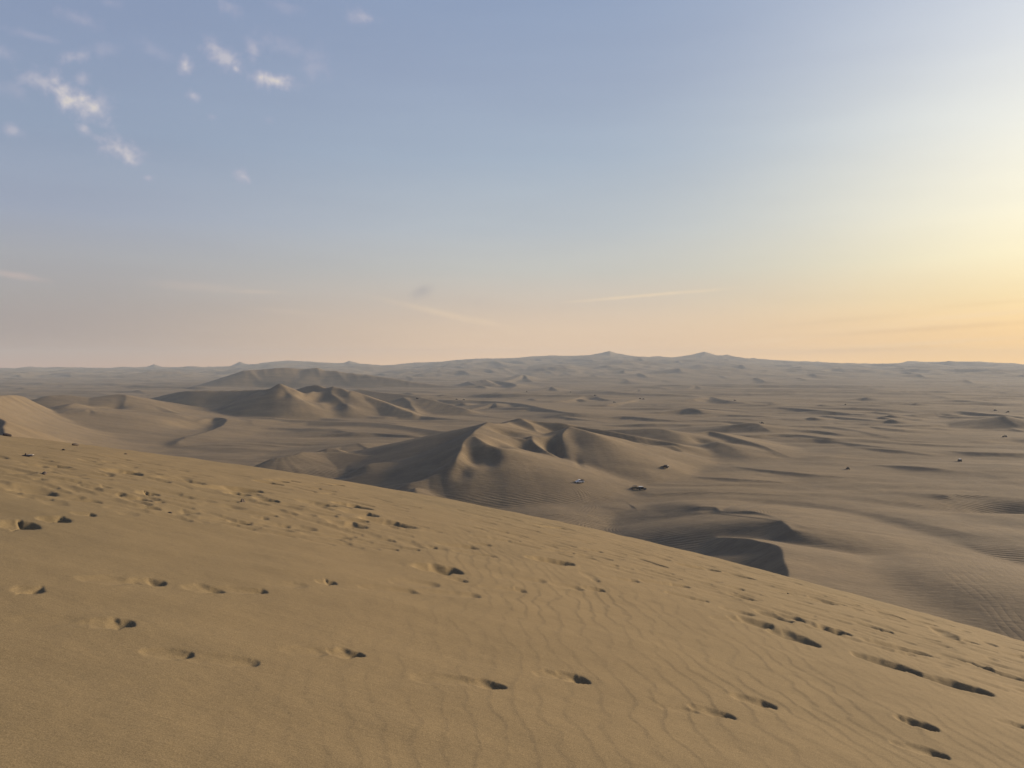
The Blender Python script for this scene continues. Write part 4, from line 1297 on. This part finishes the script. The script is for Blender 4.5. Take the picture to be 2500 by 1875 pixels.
# small dark things lying on the near dune
def make_stone(seed):
    bm = bmesh.new()
    bmesh.ops.create_icosphere(bm, subdivisions=2, radius=.5)
    q = random.Random(seed)
    for v_ in bm.verts:
        p = v_.co
        n_ = 1 + .35 * float(pn(p.x * 2.3 + seed, p.y * 2.3 + p.z * 1.7)) + q.uniform(-.05, .05)
        v_.co = Vector((p.x * 1.25 * n_, p.y * .9 * n_, p.z * .62 * n_))
    me = bpy.data.meshes.new('stone')
    bm.to_mesh(me)
    bm.free()
    me.materials.append(M_STONE)
    return me


def on_near(u, v):
    x, y = near_hit(u, v)
    return x, y, float(near_height(np.array([x]), np.array([y]))[0])


STONES = [(17, 1059, .20, 'dark stone on the crest at the left edge of the near dune'), (184, 1088, .16, 'dark stone half buried in the near crest, right of the edge stone'),
          (155, 1098, .07, 'small dark pebble just below the crest near the left edge'), (306, 1109, .06, 'small dark pebble on the crest silhouette left of the left hills'),
          (108, 1156, .08, 'small dark pebble left of the wide scuffed hollow'), (415, 1250, .04, 'tiny dark pebble below the trodden band at the left'),
          (1924, 1450, .045, 'small dark pebble among the footprints right of the slip face')]
for i, (u, v, s, lab) in enumerate(STONES):
    me = make_stone(i * 3 + 1)
    x, y, z = on_near(u, v)
    o = bpy.data.objects.new('stone', me)
    COL.objects.link(o)
    o.location = (x, y, z + s * .12)
    o.scale = (s, s * .8, s * .8)
    o.rotation_euler = (.1, .15, i * 1.3)
    o['label'], o['category'], o['group'] = lab, 'stone', 'dark stones on the near dune'
x, y, z = on_near(592, 1225)
bm = bmesh.new()
bmesh.ops.create_cone(bm, cap_ends=True, segments=7, radius1=.05, radius2=.008, depth=.05)
for v_ in bm.verts:
    v_.co += Vector((rnd.uniform(-.012, .012), rnd.uniform(-.012, .012), rnd.uniform(-.006, .006)))
me = bpy.data.meshes.new('clod')
bm.to_mesh(me)
bm.free()
me.materials.append(M_STONE)
o = bpy.data.objects.new('clod', me)
COL.objects.link(o)
o.location = (x, y, z + .015)
o['label'], o['category'] = 'small dark pointed clod beside a hollow in the trodden band at the left', 'clod'
# broken flake with a pale upturned edge
x, y, z = on_near(70, 1115)
t = thing('driftwood', 'dark broken flake of wood with a pale edge on the near dune', 'driftwood', (x, y, z), .2)
t.scale = (.6, .6, .6)
f = MB().box((0, 0, .03), (.26, .16, .03), (.7, .5), (-.05, 0))
f.build('flake', M_STONE, t)
MB().box((-.06, 0, .06), (.06, .1, .06), (.3, .6)).build('splinter', M_STONE, t)
MB().box((.05, 0, .052), (.13, .1, .012), (.8, .7)).build('pale_edge', simple('bleached_wood', (.35, .31, .26), .8), t)

# ------------------------------------------------------------------ haze
HB = 8000.0
bm = bmesh.new()
bmesh.ops.create_cube(bm, size=1)
me = bpy.data.meshes.new('haze')
bm.to_mesh(me)
bm.free()
hz = bpy.data.objects.new('haze', me)
COL.objects.link(hz)
ZB, ZT = -86.0, 165.0
hz.scale = (2 * HB, 2 * HB, ZT - ZB)
hz.location = (0, 0, (ZT + ZB) / 2)
hz['kind'] = 'stuff'
hm = bpy.data.materials.new('haze')
hm.use_nodes = True
hn = hm.node_tree.nodes
hn.clear()
pv = hn.new('ShaderNodeVolumePrincipled')
pv.inputs['Color'].default_value = (.54, .62, .72, 1)
pv.inputs['Density'].default_value = 0.000102
pv.inputs['Anisotropy'].default_value = 0.0
ho = hn.new('ShaderNodeOutputMaterial')
hm.node_tree.links.new(pv.outputs[0], ho.inputs['Volume'])
me.materials.append(hm)

cy = sc.cycles
cy.use_denoising = True
cy.max_bounces = 6
cy.diffuse_bounces = 3
cy.volume_bounces = 1
